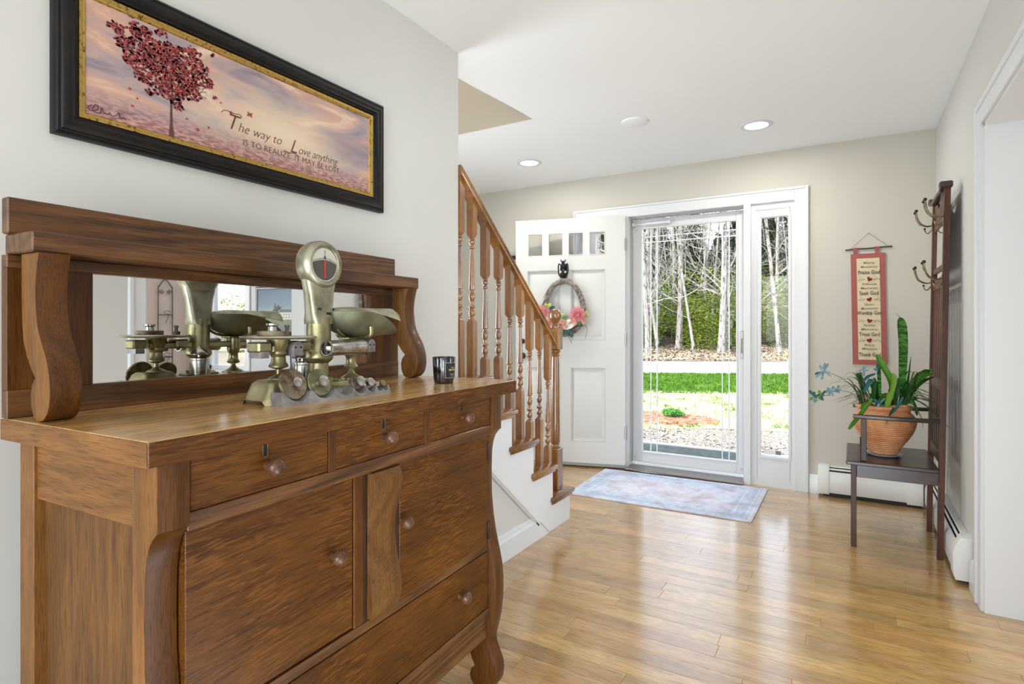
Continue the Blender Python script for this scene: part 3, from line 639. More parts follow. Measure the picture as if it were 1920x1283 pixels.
# newel post
m = MB(); YN = 3.105; XN = -1.545; s = 0.034
def block(z0, z1, w, ch=0.004): m.box(XN - w, XN + w, YN - w, YN + w, z0, z1, ch)
block(RISE, 0.437, s); 
R = 0.034
m.lathe([(R * 0.95, 0.437), (R * 1.0, 0.445), (R * 0.7, 0.452), (R * 0.66, 0.458), (R * 0.84, 0.47), (R * 0.86, 0.6), (R * 0.8, 0.8), (R * 0.72, 0.95), (R * 0.66, 0.99), (R * 0.8, 0.995), (R * 0.84, 1.002), (R * 0.68, 1.008), (R * 0.92, 1.018), (R * 0.95, 1.027), (R * 0.7, 1.033)], (XN, YN, 0), 24)
block(1.033, 1.165, s)
nw = obj('newel_post', m, M['maple'], st)
m = MB(); m.lathe([(0.036, 1.165), (0.036, 1.172), (0.022, 1.178), (0.017, 1.19), (0.020, 1.197), (0.034, 1.212), (0.041, 1.235), (0.038, 1.258), (0.026, 1.274), (0.001, 1.281)], (XN, YN, 0), 24); obj('ball_finial', m, M['maple'], nw)
# handrail: profiled bar
prof = [(-0.030, -0.045), (0.030, -0.045), (0.030, -0.034), (0.024, -0.028), (0.030, -0.018), (0.031, -0.008), (0.022, 0.0), (-0.022, 0.0), (-0.031, -0.008), (-0.030, -0.018), (-0.024, -0.028), (-0.030, -0.034)]
m = MB(); ya, yb_ = 1.60, 3.072
A = [m.bm.verts.new((XB + px, ya, rail_z(ya) + pz)) for px, pz in prof]; B_ = [m.bm.verts.new((XB + px, yb_, rail_z(yb_) + pz)) for px, pz in prof]
f = [m.bm.faces.new(A), m.bm.faces.new(B_[::-1])] + [m.bm.faces.new([A[i], B_[i], B_[(i + 1) % 12], A[(i + 1) % 12]]) for i in range(12)]
bmesh.ops.recalc_face_normals(m.bm, faces=f); m._fin(f)
for v in m.bm.verts:
    if v.co.y < 1.7: v.co.y = 2.101; v.co.z += (rail_z(2.101) - rail_z(1.60))
obj('handrail', m, M['maple'], st)
# small dark coat hook rail on the wall behind the door
kr = thing('key_rack', (-2.66, YB, 0), 0, 'small dark wooden rack half hidden behind the open door', 'rack')
bx('board', -0.07, 0.05, -0.03, 0, 1.795, 1.83, M['walnut_x'], kr, 0.003); bx('backing', -0.06, 0.04, -0.012, 0, 1.60, 1.795, plain('rack_grey', lin(150, 148, 140), 0.6), kr)
m = MB(); m.tube([(0.02, -0.012, 1.52 + 0.10), (0.02, -0.03, 1.60), (0.02, -0.035, 1.575), (0.02, -0.02, 1.56)], 0.004, 6); obj('hook', m, M['iron'], kr)
# ------------------------------------------------------------------ sideboard
SBL = (-1.406, 0.44, 0.0); SBA = radians(2.38)
sb = thing('sideboard', SBL, SBA, 'antique quartersawn oak sideboard with mirrored back and turned knobs', 'sideboard')
def sbw(u, v, z):   # sideboard-local to world
    return (SBL[0] + u * cos(SBA) - v * sin(SBA), SBL[1] + u * sin(SBA) + v * cos(SBA), z)
TOP = 0.987
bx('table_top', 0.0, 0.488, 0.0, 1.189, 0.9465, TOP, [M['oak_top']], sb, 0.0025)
# apron band of figured veneer on the front and ends of the top
tp = bpy.data.objects['table_top']
bx('front_edge', 0.4885, 0.4905, 0.001, 1.188, 0.947, TOP - 0.001, M['oak_v'], sb, 0.0006)
bx('end_edge', 0.001, 0.4885, -0.002, -0.0003, 0.947, TOP - 0.001, M['oak_u'], sb, 0.0005)
front = [(0.468, 0.946), (0.468, 0.835), (0.458, 0.826), (0.447, 0.812), (0.439, 0.79), (0.434, 0.76), (0.432, 0.70), (0.433, 0.62), (0.440, 0.55), (0.450, 0.495), (0.463, 0.44), (0.473, 0.395), (0.477, 0.35), (0.476, 0.29), (0.470, 0.235), (0.459, 0.19), (0.451, 0.16), (0.453, 0.138), (0.464, 0.112), (0.476, 0.085), (0.480, 0.06), (0.476, 0.03), (0.466, 0.012), (0.455, 0.0)]
back = [(0.415, 0.0), (0.395, 0.004), (0.384, 0.018), (0.380, 0.036), (0.386, 0.055), (0.400, 0.066), (0.390, 0.082), (0.381, 0.105), (0.377, 0.13), (0.382, 0.15), (0.392, 0.165), (0.398, 0.17), (0.398, 0.946)]
for v0, v1 in ((0.026, 0.080), (1.072, 1.127)):
    m = MB(); m.prism(front + back, 'y', v0, v1, 0.002); m.bm.normal_update()
    for f_ in m.bm.faces: f_.material_index = 1 if abs(f_.normal.y) < 0.5 else 0
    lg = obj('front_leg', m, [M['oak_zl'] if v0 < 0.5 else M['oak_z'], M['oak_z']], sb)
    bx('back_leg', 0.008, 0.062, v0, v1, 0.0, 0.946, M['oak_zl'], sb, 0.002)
for nm, v0, v1, vi in (('l', 0.036, 0.048, 1), ('r', 1.105, 1.117, -1)):
    bx('side_panel', 0.062, 0.398, v0 + 0.008 * (vi > 0), v1 - 0.008 * (vi < 0), 0.17, 0.835, M['oak_zp'], sb)
    bx('side_rail', 0.062, 0.398, v0 - 0.004 * vi if vi > 0 else v0, v1 if vi > 0 else v1 + 0.004, 0.832, 0.946, M['oak_u'], sb, 0.0015)
    bx('side_rail', 0.062, 0.398, v0, v1, 0.165, 0.21, M['oak_u'], sb, 0.0015)
bx('back_panel', 0.012, 0.02, 0.05, 1.10, 0.17, 0.94, M['oak_zp'], sb)
F = 0.458
bx('bottom_board', 0.02, 0.43, 0.06, 1.09, 0.17, 0.185, M['oak_vd'], sb)
def drawer_front(name, v0, v1, z0, z1, mat, knobs, keyhole=None, u=F, label=None):
    d = bx(name, u - 0.02, u + 0.002, v0 + 0.0015, v1 - 0.0015, z0 + 0.0015, z1 - 0.0015, mat, sb, 0.0015, label=label)
    for kv, kz in knobs:
        m = MB(); Mk_ = Matrix.Rotation(pi / 2, 4, 'Y')
        m.lathe([(0.009, 0), (0.008, 0.004), (0.007, 0.012), (0.012, 0.017), (0.0170, 0.021), (0.0178, 0.026), (0.0155, 0.032), (0.010, 0.0365), (0.001, 0.038)], (u + 0.002, kv, kz), 22, Mk_); obj('knob', m, M['knobwood'], d)
    if keyhole:
        kv, kz = keyhole
        m = MB(); pr = [(kv + 0.0065 * sin(a), kz + 0.009 + 0.0065 * cos(a)) for a in [radians(-90 + 20 * i) for i in range(10)]] + [(kv + 0.0065 * cos(a), kz - 0.009 - 0.0065 * sin(a)) for a in [radians(20 * i) for i in range(10)]]
        m.prism(pr, 'x', u + 0.002, u + 0.0035); es = obj('escutcheon', m, M['hook'], d)
        m = MB(); pr = [(kv + 0.0035 * sin(a), kz + 0.009 + 0.0035 * cos(a)) for a in [radians(-90 + 30 * i) for i in range(7)]] + [(kv + 0.0035 * cos(a), kz - 0.009 - 0.0035 * sin(a)) for a in [radians(30 * i) for i in range(7)]]
        m.prism(pr, 'x', u + 0.0036, u + 0.0042); obj('keyhole', m, M['black'], es)
    return d
drawer_front('drawer', 0.083, 0.389, 0.852, 0.945, M['oak_v'], [(0.236, 0.899)], (0.230, 0.930))
drawer_front('drawer', 0.409, 0.726, 0.852, 0.945, M['oak_v'], [(0.566, 0.899)], (0.562, 0.930))
drawer_front('drawer', 0.748, 1.066, 0.852, 0.945, M['oak_v'], [(0.907, 0.899)], (0.902, 0.930))
for v0, v1 in ((0.3885, 0.4095), (0.7255, 0.7485)): bx('divider', F - 0.02, F + 0.004, v0, v1, 0.852, 0.946, M['oak_z'], sb, 0.001)
bx('rail', F - 0.02, F + 0.003, 0.080, 1.072, 0.822, 0.852, M['oak_vd'], sb, 0.0015)
FD = 0.448
def door(v0, v1, z0, z1, kn, hinge=None):
    d = bx('cabinet_door', FD - 0.02, FD + 0.002, v0 + 0.0015, v1 - 0.0015, z0 + 0.001, z1 - 0.0015, M['oak_v'], sb, 0.0015)
    m = MB(); m.lathe([(0.008, 0), (0.007, 0.010), (0.010, 0.014), (0.0160, 0.019), (0.0168, 0.025), (0.0145, 0.031), (0.009, 0.0355), (0.001, 0.037)], (FD + 0.002, kn[0], kn[1]), 22, Matrix.Rotation(pi / 2, 4, 'Y')); obj('knob', m, M['knobwood'], d)
    if hinge:
        for z_ in hinge:
            m = MB(); m.lathe([(0.003, -0.026), (0.0035, -0.025), (0.0035, 0.025), (0.003, 0.026)], (FD + 0.004, v1 + 0.001, z_), 8); m.lathe([(0.002, -0.03), (0.002, 0.03)], (FD + 0.004, v1 + 0.001, z_), 6); obj('hinge', m, M['iron'], d)
door(0.081, 0.472, 0.478, 0.822, (0.408, 0.664))
door(0.634, 1.068, 0.470, 0.822, (0.640, 0.671), (0.77, 0.515))
bx('stile', FD - 0.02, FD + 0.004, 0.4735, 0.5035, 0.474, 0.822, M['oak_z'], sb, 0.0015)
bx('stile', FD - 0.02, FD + 0.001, 0.504, 0.632, 0.474, 0.822, M['oak_shade'], sb)  # darkened colour stands in for the shade beside the pilaster
m = MB(); q = [(FD + 0.020, 0.820), (FD + 0.026, 0.805), (FD + 0.028, 0.785), (FD + 0.022, 0.755), (FD + 0.010, 0.715), (FD + 0.003, 0.67), (FD + 0.006, 0.63), (FD + 0.015, 0.585), (FD + 0.022, 0.55), (FD + 0.025, 0.525), (FD + 0.022, 0.50), (FD + 0.014, 0.478)]
qq = [(p[0], p[1]) for p in smooth([(a, b, 0) for a, b in q], 4)]
m.prism([(FD + 0.0015, 0.820)] + qq + [(FD + 0.0015, 0.478)], 'y', 0.517, 0.617, 0.002); obj('pilaster', m, M['oak_zp'], sb, 'wavy-faced upright board between the doors')
bx('rail', FD - 0.02, FD + 0.003, 0.080, 1.072, 0.450, 0.473, M['oak_vd'], sb, 0.0015)
drawer_front('long_drawer', 0.081, 1.071, 0.268, 0.449, M['oak_v'], [(0.905, 0.372), (0.25, 0.372)], None, FD + 0.002)
bx('rail', FD - 0.02, FD + 0.006, 0.080, 1.072, 0.238, 0.267, M['oak_vd'], sb, 0.0015)
bx('apron', FD - 0.03, FD - 0.003, 0.080, 1.072, 0.168, 0.238, M['oak_vd'], sb, 0.003)
# back gallery with mirror
bx('top_board', 0.0, 0.024, 0.0, 1.128, 1.3415, 1.412, M['oak_vd'], sb, 0.003)
bx('shelf', 0.004, 0.112, 0.004, 1.152, 1.302, 1.341, M['oak_vd'], sb, 0.003)
bx('rail', 0.0, 0.024, 0.0, 1.145, 1.277, 1.3015, M['oak_vd'], sb, 0.001)
bx('rail', 0.0, 0.024, 0.0, 1.145, TOP + 0.0005, 1.041, M['oak_vd'], sb, 0.001)
bx('stile', 0.0, 0.022, 0.0, 0.147, 1.041, 1.277, M['oak_z'], sb, 0.001); bx('stile', 0.0, 0.022, 1.0, 1.145, 1.041, 1.277, M['oak_z'], sb, 0.001)
bx('mirror_glass', 0.006, 0.012, 0.147, 1.0, 1.041, 1.277, M['mirror'], sb, label='mirror glass reflecting the dining room')
fr = [(0.118, 1.301), (0.110, 1.270), (0.1045, 1.235), (0.106, 1.20), (0.113, 1.165), (0.127, 1.135), (0.143, 1.110), (0.155, 1.080), (0.160, 1.050), (0.158, 1.025), (0.150, 1.005), (0.136, 0.992), (0.122, TOP + 0.0005)]
bk = [(0.110, TOP + 0.0005), (0.098, 0.995), (0.089, 1.015), (0.087, 1.036), (0.092, 1.055), (0.104, 1.068), (0.090, 1.082), (0.072, 1.106), (0.058, 1.136), (0.053, 1.17), (0.051, 1.23), (0.050, 1.301)]
for v0, v1 in ((0.012, 0.064), (1.082, 1.134)):
    m = MB(); m.prism([(p.x, p.y) for p in smooth([(a, b, 0) for a, b in fr], 3)] + bk, 'y', v0, v1, 0.0012); m.bm.normal_update()
    for f_ in m.bm.faces: f_.material_index = 1 if abs(f_.normal.y) < 0.5 else 0
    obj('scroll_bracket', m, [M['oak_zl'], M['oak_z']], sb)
# ------------------------------------------------------------------ candle
cd = thing('candle_jar', sbw(0.338, 0.988, TOP), 0, 'black glass candle jar with white-bordered label on the sideboard', 'candle')
m = MB(); m.lathe([(0.001, 0.0015), (0.028, 0.0005), (0.031, 0.003), (0.0335, 0.02), (0.0362, 0.0815), (0.0356, 0.083), (0.0342, 0.082), (0.0322, 0.02), (0.001, 0.012)], seg=40, cap=False); obj('jar', m, M['navy'], cd)
m = MB(); m.lathe([(0.001, 0.055), (0.0335, 0.055)], seg=30, cap=False); obj('wax', m, M['wax'], cd)
m = MB(); m.tube([(0, 0, 0.055), (0.001, 0, 0.064)], 0.0009, 6); obj('wick', m, M['black'], cd)
# label wraps the side facing right of the camera
LC = math.atan2(CAM.y - sbw(0.338, 0.988, 0)[1], CAM.x - sbw(0.338, 0.988, 0)[0]) + radians(48)
def rad_at(z): return 0.0335 + (z - 0.02) / 0.0615 * 0.0027
def wrap(mb, a0, a1, z0, z1, off, n=10):
    mb.grid(lambda u, v: ((rad_at(z0 + (z1 - z0) * v) + off) * cos(LC + a0 + (a1 - a0) * u), (rad_at(z0 + (z1 - z0) * v) + off) * sin(LC + a0 + (a1 - a0) * u), z0 + (z1 - z0) * v), n, 1)
HA = radians(42); m = MB(); wrap(m, -HA, HA, 0.018, 0.066, 0.0003); lb = obj('label', m, M['label'], cd)
m = MB(); e = radians(2)
wrap(m, -HA, -HA + e, 0.018, 0.066, 0.0005, 2); wrap(m, HA - e, HA, 0.018, 0.066, 0.0005, 2); wrap(m, -HA, HA, 0.018, 0.0192, 0.0005); wrap(m, -HA, HA, 0.0648, 0.066, 0.0005)
obj('label_border', m, M['labelline'], lb)
def wraptext(body, size, zc, mat, ac=0.0, xs=1.0):
    me = text_mesh(body, size, 0, 0, 'CENTER', 1.1, 0.0003, xs)
    for v in me.vertices:
        a = LC + ac + v.co.x / 0.0352; z = zc + v.co.y; r_ = rad_at(z) + 0.0007; v.co = (r_ * cos(a), r_ * sin(a), z)
    obj('label_print', me, mat, lb)
wraptext('CLI', 0.0062, 0.0485, M['labelline']); wraptext('BEARD', 0.0066, 0.0415, M['gold'], xs=1.3); wraptext('soy candle', 0.0035, 0.029, M['labelline']); wraptext('8 oz', 0.0035, 0.0235, M['labelline'])
# ------------------------------------------------------------------ shop scale
sc = thing('weighing_scale', sbw(0, 0, TOP), SBA, 'antique nickel and brass shop scale with round dial tower and weight pan', 'scale')
UC = 0.26; VL, VT, VR = 0.425, 0.548, 0.662
m = MB()   # hollow flared end of the base
bl = [(UC - 0.052, 0), (UC - 0.034, 0.052), (UC - 0.028, 0.058), (UC + 0.028, 0.058), (UC + 0.034, 0.052), (UC + 0.052, 0), (UC + 0.044, 0), (UC + 0.036, 0.012), (UC + 0.02, 0.016), (UC - 0.02, 0.016), (UC - 0.036, 0.012), (UC - 0.044, 0)]
def frustum(mb, u0, v0, u1, v1, z0, i0, i1, z1):
    A = [(u0, v0), (u1, v0), (u1, v1), (u0, v1)]; B_ = [(u0 + i0, v0 + i1), (u1 - i0, v0 + i1), (u1 - i0, v1 - i1), (u0 + i0, v1 - i1)]
    VA = [mb.bm.verts.new((*p, z0)) for p in A]; VB = [mb.bm.verts.new((*p, z1)) for p in B_]
    fs = [mb.bm.faces.new(VB)] + [mb.bm.faces.new([VA[i], VA[(i + 1) % 4], VB[(i + 1) % 4], VB[i]]) for i in range(4)] + [mb.bm.faces.new(VA[::-1])]
    mb._fin(fs)
    r = bmesh.ops.bevel(mb.bm, geom=list({e for f in fs for e in f.edges}), offset=0.004, segments=2, profile=0.5, affect='EDGES'); mb._fin(r['faces'])
# left foot: bell-shaped shell, arch cut at the end
def shell(a):  # profile rows bottom->top (half u, v0, v1, z)
    return a
rows = [(0.052, 0.356, 0.478, 0.0), (0.050, 0.360, 0.474, 0.010), (0.044, 0.368, 0.468, 0.030), (0.038, 0.374, 0.462, 0.046), (0.030, 0.382, 0.456, 0.053), (0.0, 0.42, 0.425, 0.055)]
def ringpts(h, v0, v1, z, n=8):
    cx_, cy_ = UC, (v0 + v1) / 2; hx, hy = max(h, 0.001), max((v1 - v0) / 2, 0.001); P = []
    for i in range(32):
        a = 2 * pi * i / 32; c, s_ = cos(a), sin(a); p = 0.35
        P.append((cx_ + hx * (abs(c) ** p) * (1 if c > 0 else -1), cy_ + hy * (abs(s_) ** p) * (1 if s_ > 0 else -1), z))
    return P
prev = None
for r_ in rows:
    P = ringpts(*r_)
    if r_[3] == 0.0: P = [(x, y, (0.009 if abs(x - UC) < 0.034 and y < 0.40 else (0.009 if abs(y - 0.417) < 0.036 else 0))) for x, y, z in P]
    cur = [m.bm.verts.new(p) for p in P]
    if prev: m._fin([m.bm.faces.new([prev[i], prev[(i + 1) % 32], cur[(i + 1) % 32], cur[i]]) for i in range(32)])
    prev = cur
m._fin([m.bm.faces.new(prev)])
frustum(m, UC - 0.030, 0.462, UC + 0.030, 0.722, 0.006, 0.006, 0.006, 0.036)
for vv in (0.535, 0.715): frustum(m, UC - 0.045, vv - 0.02, UC + 0.045, vv + 0.008, 0.0, 0.008, 0.004, 0.03)
m.box(UC - 0.022, UC + 0.022, 0.50, 0.60, 0.034, 0.042, 0.003)
obj('base', m, M['brass'], sc)
def pillar(v, z0, top, r, mat, nm):
    m = MB(); h = top - z0
    m.lathe([(0.026, z0), (0.024, z0 + 0.004), (0.010, z0 + 0.010), (0.006, z0 + 0.014), (0.006, z0 + 0.024), (r * 0.9, z0 + 0.030), (r * 0.92, z0 + 0.034), (r * 0.70, z0 + 0.042), (r * 0.66, z0 + 0.054), (r * 0.82, z0 + 0.060), (r * 0.86, z0 + 0.064), (r * 0.8, z0 + 0.068), (r * 1.05, z0 + 0.085), (r * 1.12, top)], (UC, v, 0), 24)
    return obj(nm, m, mat, sc)
pillar(VL, 0.052, 0.147, 0.024, M['brass'], 'left_pillar'.replace('left_', 'plate_'))
m = MB(); m.lathe([(0.030, 0.034), (0.028, 0.040), (0.012, 0.050), (0.008, 0.056), (0.006, 0.062), (0.018, 0.066), (0.019, 0.070), (0.014, 0.078), (0.0135, 0.094), (0.017, 0.100), (0.019, 0.108), (0.019, 0.145)], (UC, VR, 0), 24); obj('pan_pillar', m, M['brass'], sc)
m = MB(); m.lathe([(0.001, 0.1475), (0.070, 0.1475), (0.082, 0.149), (0.086, 0.152), (0.084, 0.155), (0.070, 0.1545), (0.001, 0.1535)], (UC, VL, 0), 40, cap=False); obj('weight_plate', m, M['nickel'], sc)
# beam and knife-edge boxes
m = MB(); m.box(UC - 0.012, UC + 0.012, 0.40, 0.70, 0.116, 0.134, 0.003)
for v in (0.372, 0.488): m.box(UC - 0.022, UC + 0.022, v - 0.018, v + 0.018, 0.118, 0.142, 0.004)
obj('beam', m, M['brass'], sc)
for v0 in (0.452, 0.705):
    m = MB(); pr = [(v0 - 0.014, 0.108), (v0 + 0.014, 0.108), (v0 + 0.014, 0.132), (v0 + 0.009, 0.141), (v0, 0.144), (v0 - 0.009, 0.141), (v0 - 0.014, 0.132)]
    m.prism(pr, 'x', UC + 0.012, UC + 0.036, 0.0015); kb = obj('knife_edge_box', m, M['castgrey'], sc)
    for dv in (-0.008, 0.008): m = MB(); m.ball((UC + 0.036, v0 + dv, 0.128), 0.0025, u=8, v=5); obj('rivet', m, M['iron'], kb)
m = MB(); pr = [(0.372 - 0.012, 0.105), (0.384, 0.105), (0.384, 0.14), (0.36, 0.14)]; m.prism(pr, 'x', UC - 0.02, UC + 0.02, 0.0015)
obj('knife_edge_box', m, M['castgrey'], sc)
# tower
m = MB(); m.lathe([(0.034, 0.036), (0.033, 0.05), (0.0245, 0.055), (0.024, 0.085), (0.028, 0.088), (0.034, 0.094), (0.036, 0.10), (0.033, 0.112), (0.030, 0.118), (0.030, 0.20)], (UC, VT, 0), 28); obj('column', m, M['brass'], sc)
m = MB()   # flattened tapering body
lv = [(0.031, 0.029, 0.185), (0.033, 0.027, 0.195), (0.034, 0.022, 0.215), (0.040, 0.020, 0.26), (0.046, 0.020, 0.285), (0.050, 0.020, 0.31)]
prev = None
for hv, hu, z in lv:
    cur = []
    for i in range(28):
        a = 2 * pi * i / 28; c, s_ = cos(a), sin(a); p = 0.55
        cur.append(m.bm.verts.new((UC + hu * abs(c) ** p * (1 if c > 0 else -1), VT + hv * abs(s_) ** p * (1 if s_ > 0 else -1), z)))
    if prev: m._fin([m.bm.faces.new([prev[i], prev[(i + 1) % 28], cur[(i + 1) % 28], cur[i]]) for i in range(28)])
    prev = cur
tw = obj('tower', m, M['nickel'], sc)
DZc = 0.334; RX = Matrix.Rotation(pi / 2, 4, 'Y')
m = MB(); m.lathe([(0.001, -0.024), (0.050, -0.024), (0.058, -0.018), (0.0615, -0.006), (0.0615, 0.012), (0.057, 0.023), (0.051, 0.027), (0.046, 0.026), (0.043, 0.023), (0.0425, 0.021)], (UC, VT, DZc), 48, RX, cap=False)
dh = obj('dial_housing', m, M['nickel'], sc)
m = MB(); m.lathe([(0.001, 0.0212), (0.0425, 0.0212)], (UC, VT, DZc), 40, RX, cap=False); obj('dial_card', m, M['dial'], sc)
m = MB(); N_ = 20
arc = [(UC + 0.0216, VT + 0.0395 * sin(a), DZc + 0.0395 * cos(a)) for a in [radians(75 + (285 - 75) * i / N_) for i in range(N_ + 1)]]
top_ = [(UC + 0.0216, VT - 0.038 + 0.076 * i / 12, DZc + 0.004 + 0.008 * sin(pi * i / 12)) for i in range(13)]
vs1 = [m.bm.verts.new(p) for p in arc + top_]; m._fin([m.bm.faces.new(vs1)]); obj('dial_window', m, M['dialdark'], sc)
bx('pointer', UC + 0.0220, UC + 0.0228, VT - 0.0035, VT + 0.0035, DZc - 0.034, DZc + 0.010, M['red'], sc, label='red pointer')
m = MB()
for i in range(15):
    t = (i - 7) / 7; m.box(UC + 0.0216, UC + 0.0222, VT + t * 0.034 - 0.0005, VT + t * 0.034 + 0.0005, DZc + 0.005 + 0.008 * (1 - t * t), DZc + 0.010 + 0.008 * (1 - t * t))
m.box(UC + 0.0216, UC + 0.0222, VT - 0.0005, VT + 0.0005, DZc + 0.026, DZc + 0.036); obj('graduations', m, M['black'], sc)
me = text_mesh('8', 0.013, 0.0002); o = obj('dial_figure', me, M['black'], sc); o.location = (UC + 0.0221, VT, DZc + 0.0145); o.rotation_euler = (pi / 2, 0, pi / 2)
m = MB(); m.lathe([(0.001, 0.0245), (0.0435, 0.0245)], (UC, VT, DZc), 40, RX, cap=False); obj('dial_glass', m, M['glass'], sc)
for dv, dz in ((-0.043 * 1.1, 0.112), (0.043 * 1.1, 0.116), (-0.021, 0.0), (0.026, 0.0)):
    m = MB(); m.ball((UC + (0.018 if dz else 0.024), VT + dv, 0.222 + dz), 0.003, u=8, v=5); obj('screw', m, M['iron'], tw)
bx('maker_plate', UC + 0.0215, UC + 0.0235, VT + 0.004, VT + 0.019, 0.202, 0.214, M['iron'], tw)
me = text_mesh('2', 0.011, 0.0003); o = obj('stamped_figure', me, M['iron'], tw); o.location = (UC + 0.0225, VT - 0.013, 0.218); o.rotation_euler = (pi / 2, 0, pi / 2)
# bright tube in front + counterpoise pot
m = MB(); Mv = Matrix.Rotation(-pi / 2, 4, 'X')
m.lathe([(0.0165, 0.0), (0.0195, 0.0), (0.0205, 0.003), (0.0195, 0.006), (0.0195, 0.118), (0.0205, 0.121), (0.0205, 0.126), (0.012, 0.128), (0.0165, 0.12)], (UC + 0.055, 0.520, 0.124), 28, Mv, cap=False)
m.box(UC + 0.028, UC + 0.05, 0.54, 0.56, 0.115, 0.130, 0.002); m.box(UC + 0.028, UC + 0.05, 0.60, 0.62, 0.115, 0.130, 0.002)
obj('beam_tube', m, M['chrome'], sc, 'bright nickel tube across the front')
m = MB(); m.lathe([(0.021, 0.040), (0.021, 0.080), (0.0225, 0.082), (0.0225, 0.087), (0.018, 0.089), (0.004, 0.090), (0.004, 0.098)], (UC - 0.035, 0.527, 0), 24); m.lathe([(0.024, 0.097), (0.0245, 0.100), (0.020, 0.108), (0.008, 0.115), (0.003, 0.122)], (UC - 0.035, 0.527, 0), 20); obj('dashpot', m, M['chrome'], sc)
# cradle arms under the pan
m = MB()
m.tube(smooth([(UC + 0.02, 0.59, 0.172), (UC + 0.015, 0.615, 0.156), (UC, 0.655, 0.149), (UC, 0.72, 0.152), (UC, 0.80, 0.166)], 5), 0.004, 8)
m.tube(smooth([(UC + 0.062, 0.672, 0.178), (UC + 0.060, 0.672, 0.155), (UC + 0.03, 0.668, 0.147), (UC - 0.03, 0.668, 0.147), (UC - 0.06, 0.672, 0.155), (UC - 0.062, 0.672, 0.178)], 5), 0.0055, 8)
m.box(UC - 0.02, UC + 0.02, VR - 0.03, VR + 0.05, 0.143, 0.150, 0.002); obj('pan_cradle', m, M['brass'], sc)
# scoop pans: a rounded tray drawn out to a flat spout at the right end
def scoop_mesh(v0, v1, hw, zt, dep, flip=False, thick=0.0015, mw=0.34, drop=0.052, end=0.14):
    """u,v,z surface: rounded closed end at v0, open spout at v1"""
    m = MB(); nu, nv = 36, 20
    L_ = v1 - v0
    def width(t): 
        return hw * (math.sqrt(max(0, 1 - ((0.42 - t) / 0.42) ** 2)) if t < 0.42 else 1 - (1 - mw) * ((t - 0.42) / 0.58) ** 1.7)
    def depth(t): return dep * (math.sqrt(max(0, 1 - ((0.42 - t) / 0.42) ** 2)) ** 0.8 if t < 0.42 else 1 - (1 - end) * ((t - 0.42) / 0.58) ** 1.3)
    def rim(t): return -drop * max(0, (t - 0.3) / 0.7) ** 1.5
    def fn(off):
        def g(a, b):
            t = 0.001 + 0.999 * a; s_ = -1 + 2 * b
            w = width(t); d = depth(t)
            prof = 1 - abs(s_) ** 2.6
            zz = zt + rim(t) - (d + min(0, 0)) * prof * (1 if True else 0)
            zfl = zz
            if flip: zfl = zt + rim(t) + d * prof
            return (UC + (w - off * (1 if w > 0.01 else 0)) * s_, v0 + L_ * t, zfl + (off if not flip else -off))
        return g
    m.grid(fn(0), nu, nv); return m
m = scoop_mesh(0.570, 0.822, 0.080, 0.217, 0.066)
bmesh.ops.recalc_face_normals(m.bm, faces=m.bm.faces[:])
r = bmesh.ops.solidify(m.bm, geom=m.bm.faces[:], thickness=0.0016)
for f in m.bm.faces: f.smooth = True
pan = obj('scoop_pan', m, M['panmetal'], sc, 'patinated scoop-shaped weighing pan', ang=60)
s2 = thing('metal_scoop', sbw(0, 0, TOP), SBA, 'dull metal scoop lying upside down in the scale pan', 'scoop')
m = scoop_mesh(0.585, 0.812, 0.054, 0.2175, 0.014, flip=True, mw=0.90, drop=0.022, end=2.6)
bmesh.ops.recalc_face_normals(m.bm, faces=m.bm.faces[:]); bmesh.ops.solidify(m.bm, geom=m.bm.faces[:], thickness=0.0014)
for f in m.bm.faces: f.smooth = True
obj('scoop_bowl', m, two('scoop_metal', lin(112, 110, 80), lin(186, 182, 158), 14, 0.4, 0.7, lo=0.3, hi=0.55), s2, ang=60)
m = MB(); m.tube([(UC - 0.047 * cos(radians(a)), 0.809, 0.194 + 0.0325 * sin(radians(a)) ** 0.7) for a in range(0, 181, 10)], 0.0014, 6); obj('rim_band', m, M['nickel'], s2)
# weights on the plate
def disc_weight(name, r, h, kr, kh, mat, kmat, loc, tilt, label, group=None):
    t_ = bpy.data.objects.new(name, None); COL.objects.link(t_); t_.empty_display_size = 0.02
    t_.matrix_world = Matrix.Translation(loc) @ tilt; props(t_, label, 'weight', group)
    m = MB(); m.lathe([(0.001, 0), (r - 0.001, 0), (r, 0.001), (r, h - 0.0015), (r - 0.002, h), (r * 0.82, h - 0.0004), (r * 0.8, h - 0.0008), (0.001, h - 0.0008)], seg=36, cap=False); obj('disc', m, mat, t_)
    m = MB(); m.lathe([(kr * 0.8, h - 0.001), (kr * 0.7, h + kh * 0.3), (kr * 0.72, h + kh * 0.55), (kr, h + kh * 0.72), (kr, h + kh * 0.95), (kr * 0.85, h + kh), (0.001, h + kh)], seg=20, cap=False); obj('knob', m, kmat, t_)
    return t_
disc_weight('disc_weight', 0.033, 0.012, 0.014, 0.018, M['rust'], M['chrome'], sbw(UC, 0.408, TOP + 0.1552), Matrix(), 'rusty round weight with a knob on the left scale plate')
disc_weight('disc_weight', 0.010, 0.010, 0.006, 0.016, M['rust'], M['rust'], sbw(UC - 0.022, 0.468, TOP + 0.1552), Matrix(), 'small slim weight at the right edge of the scale plate')
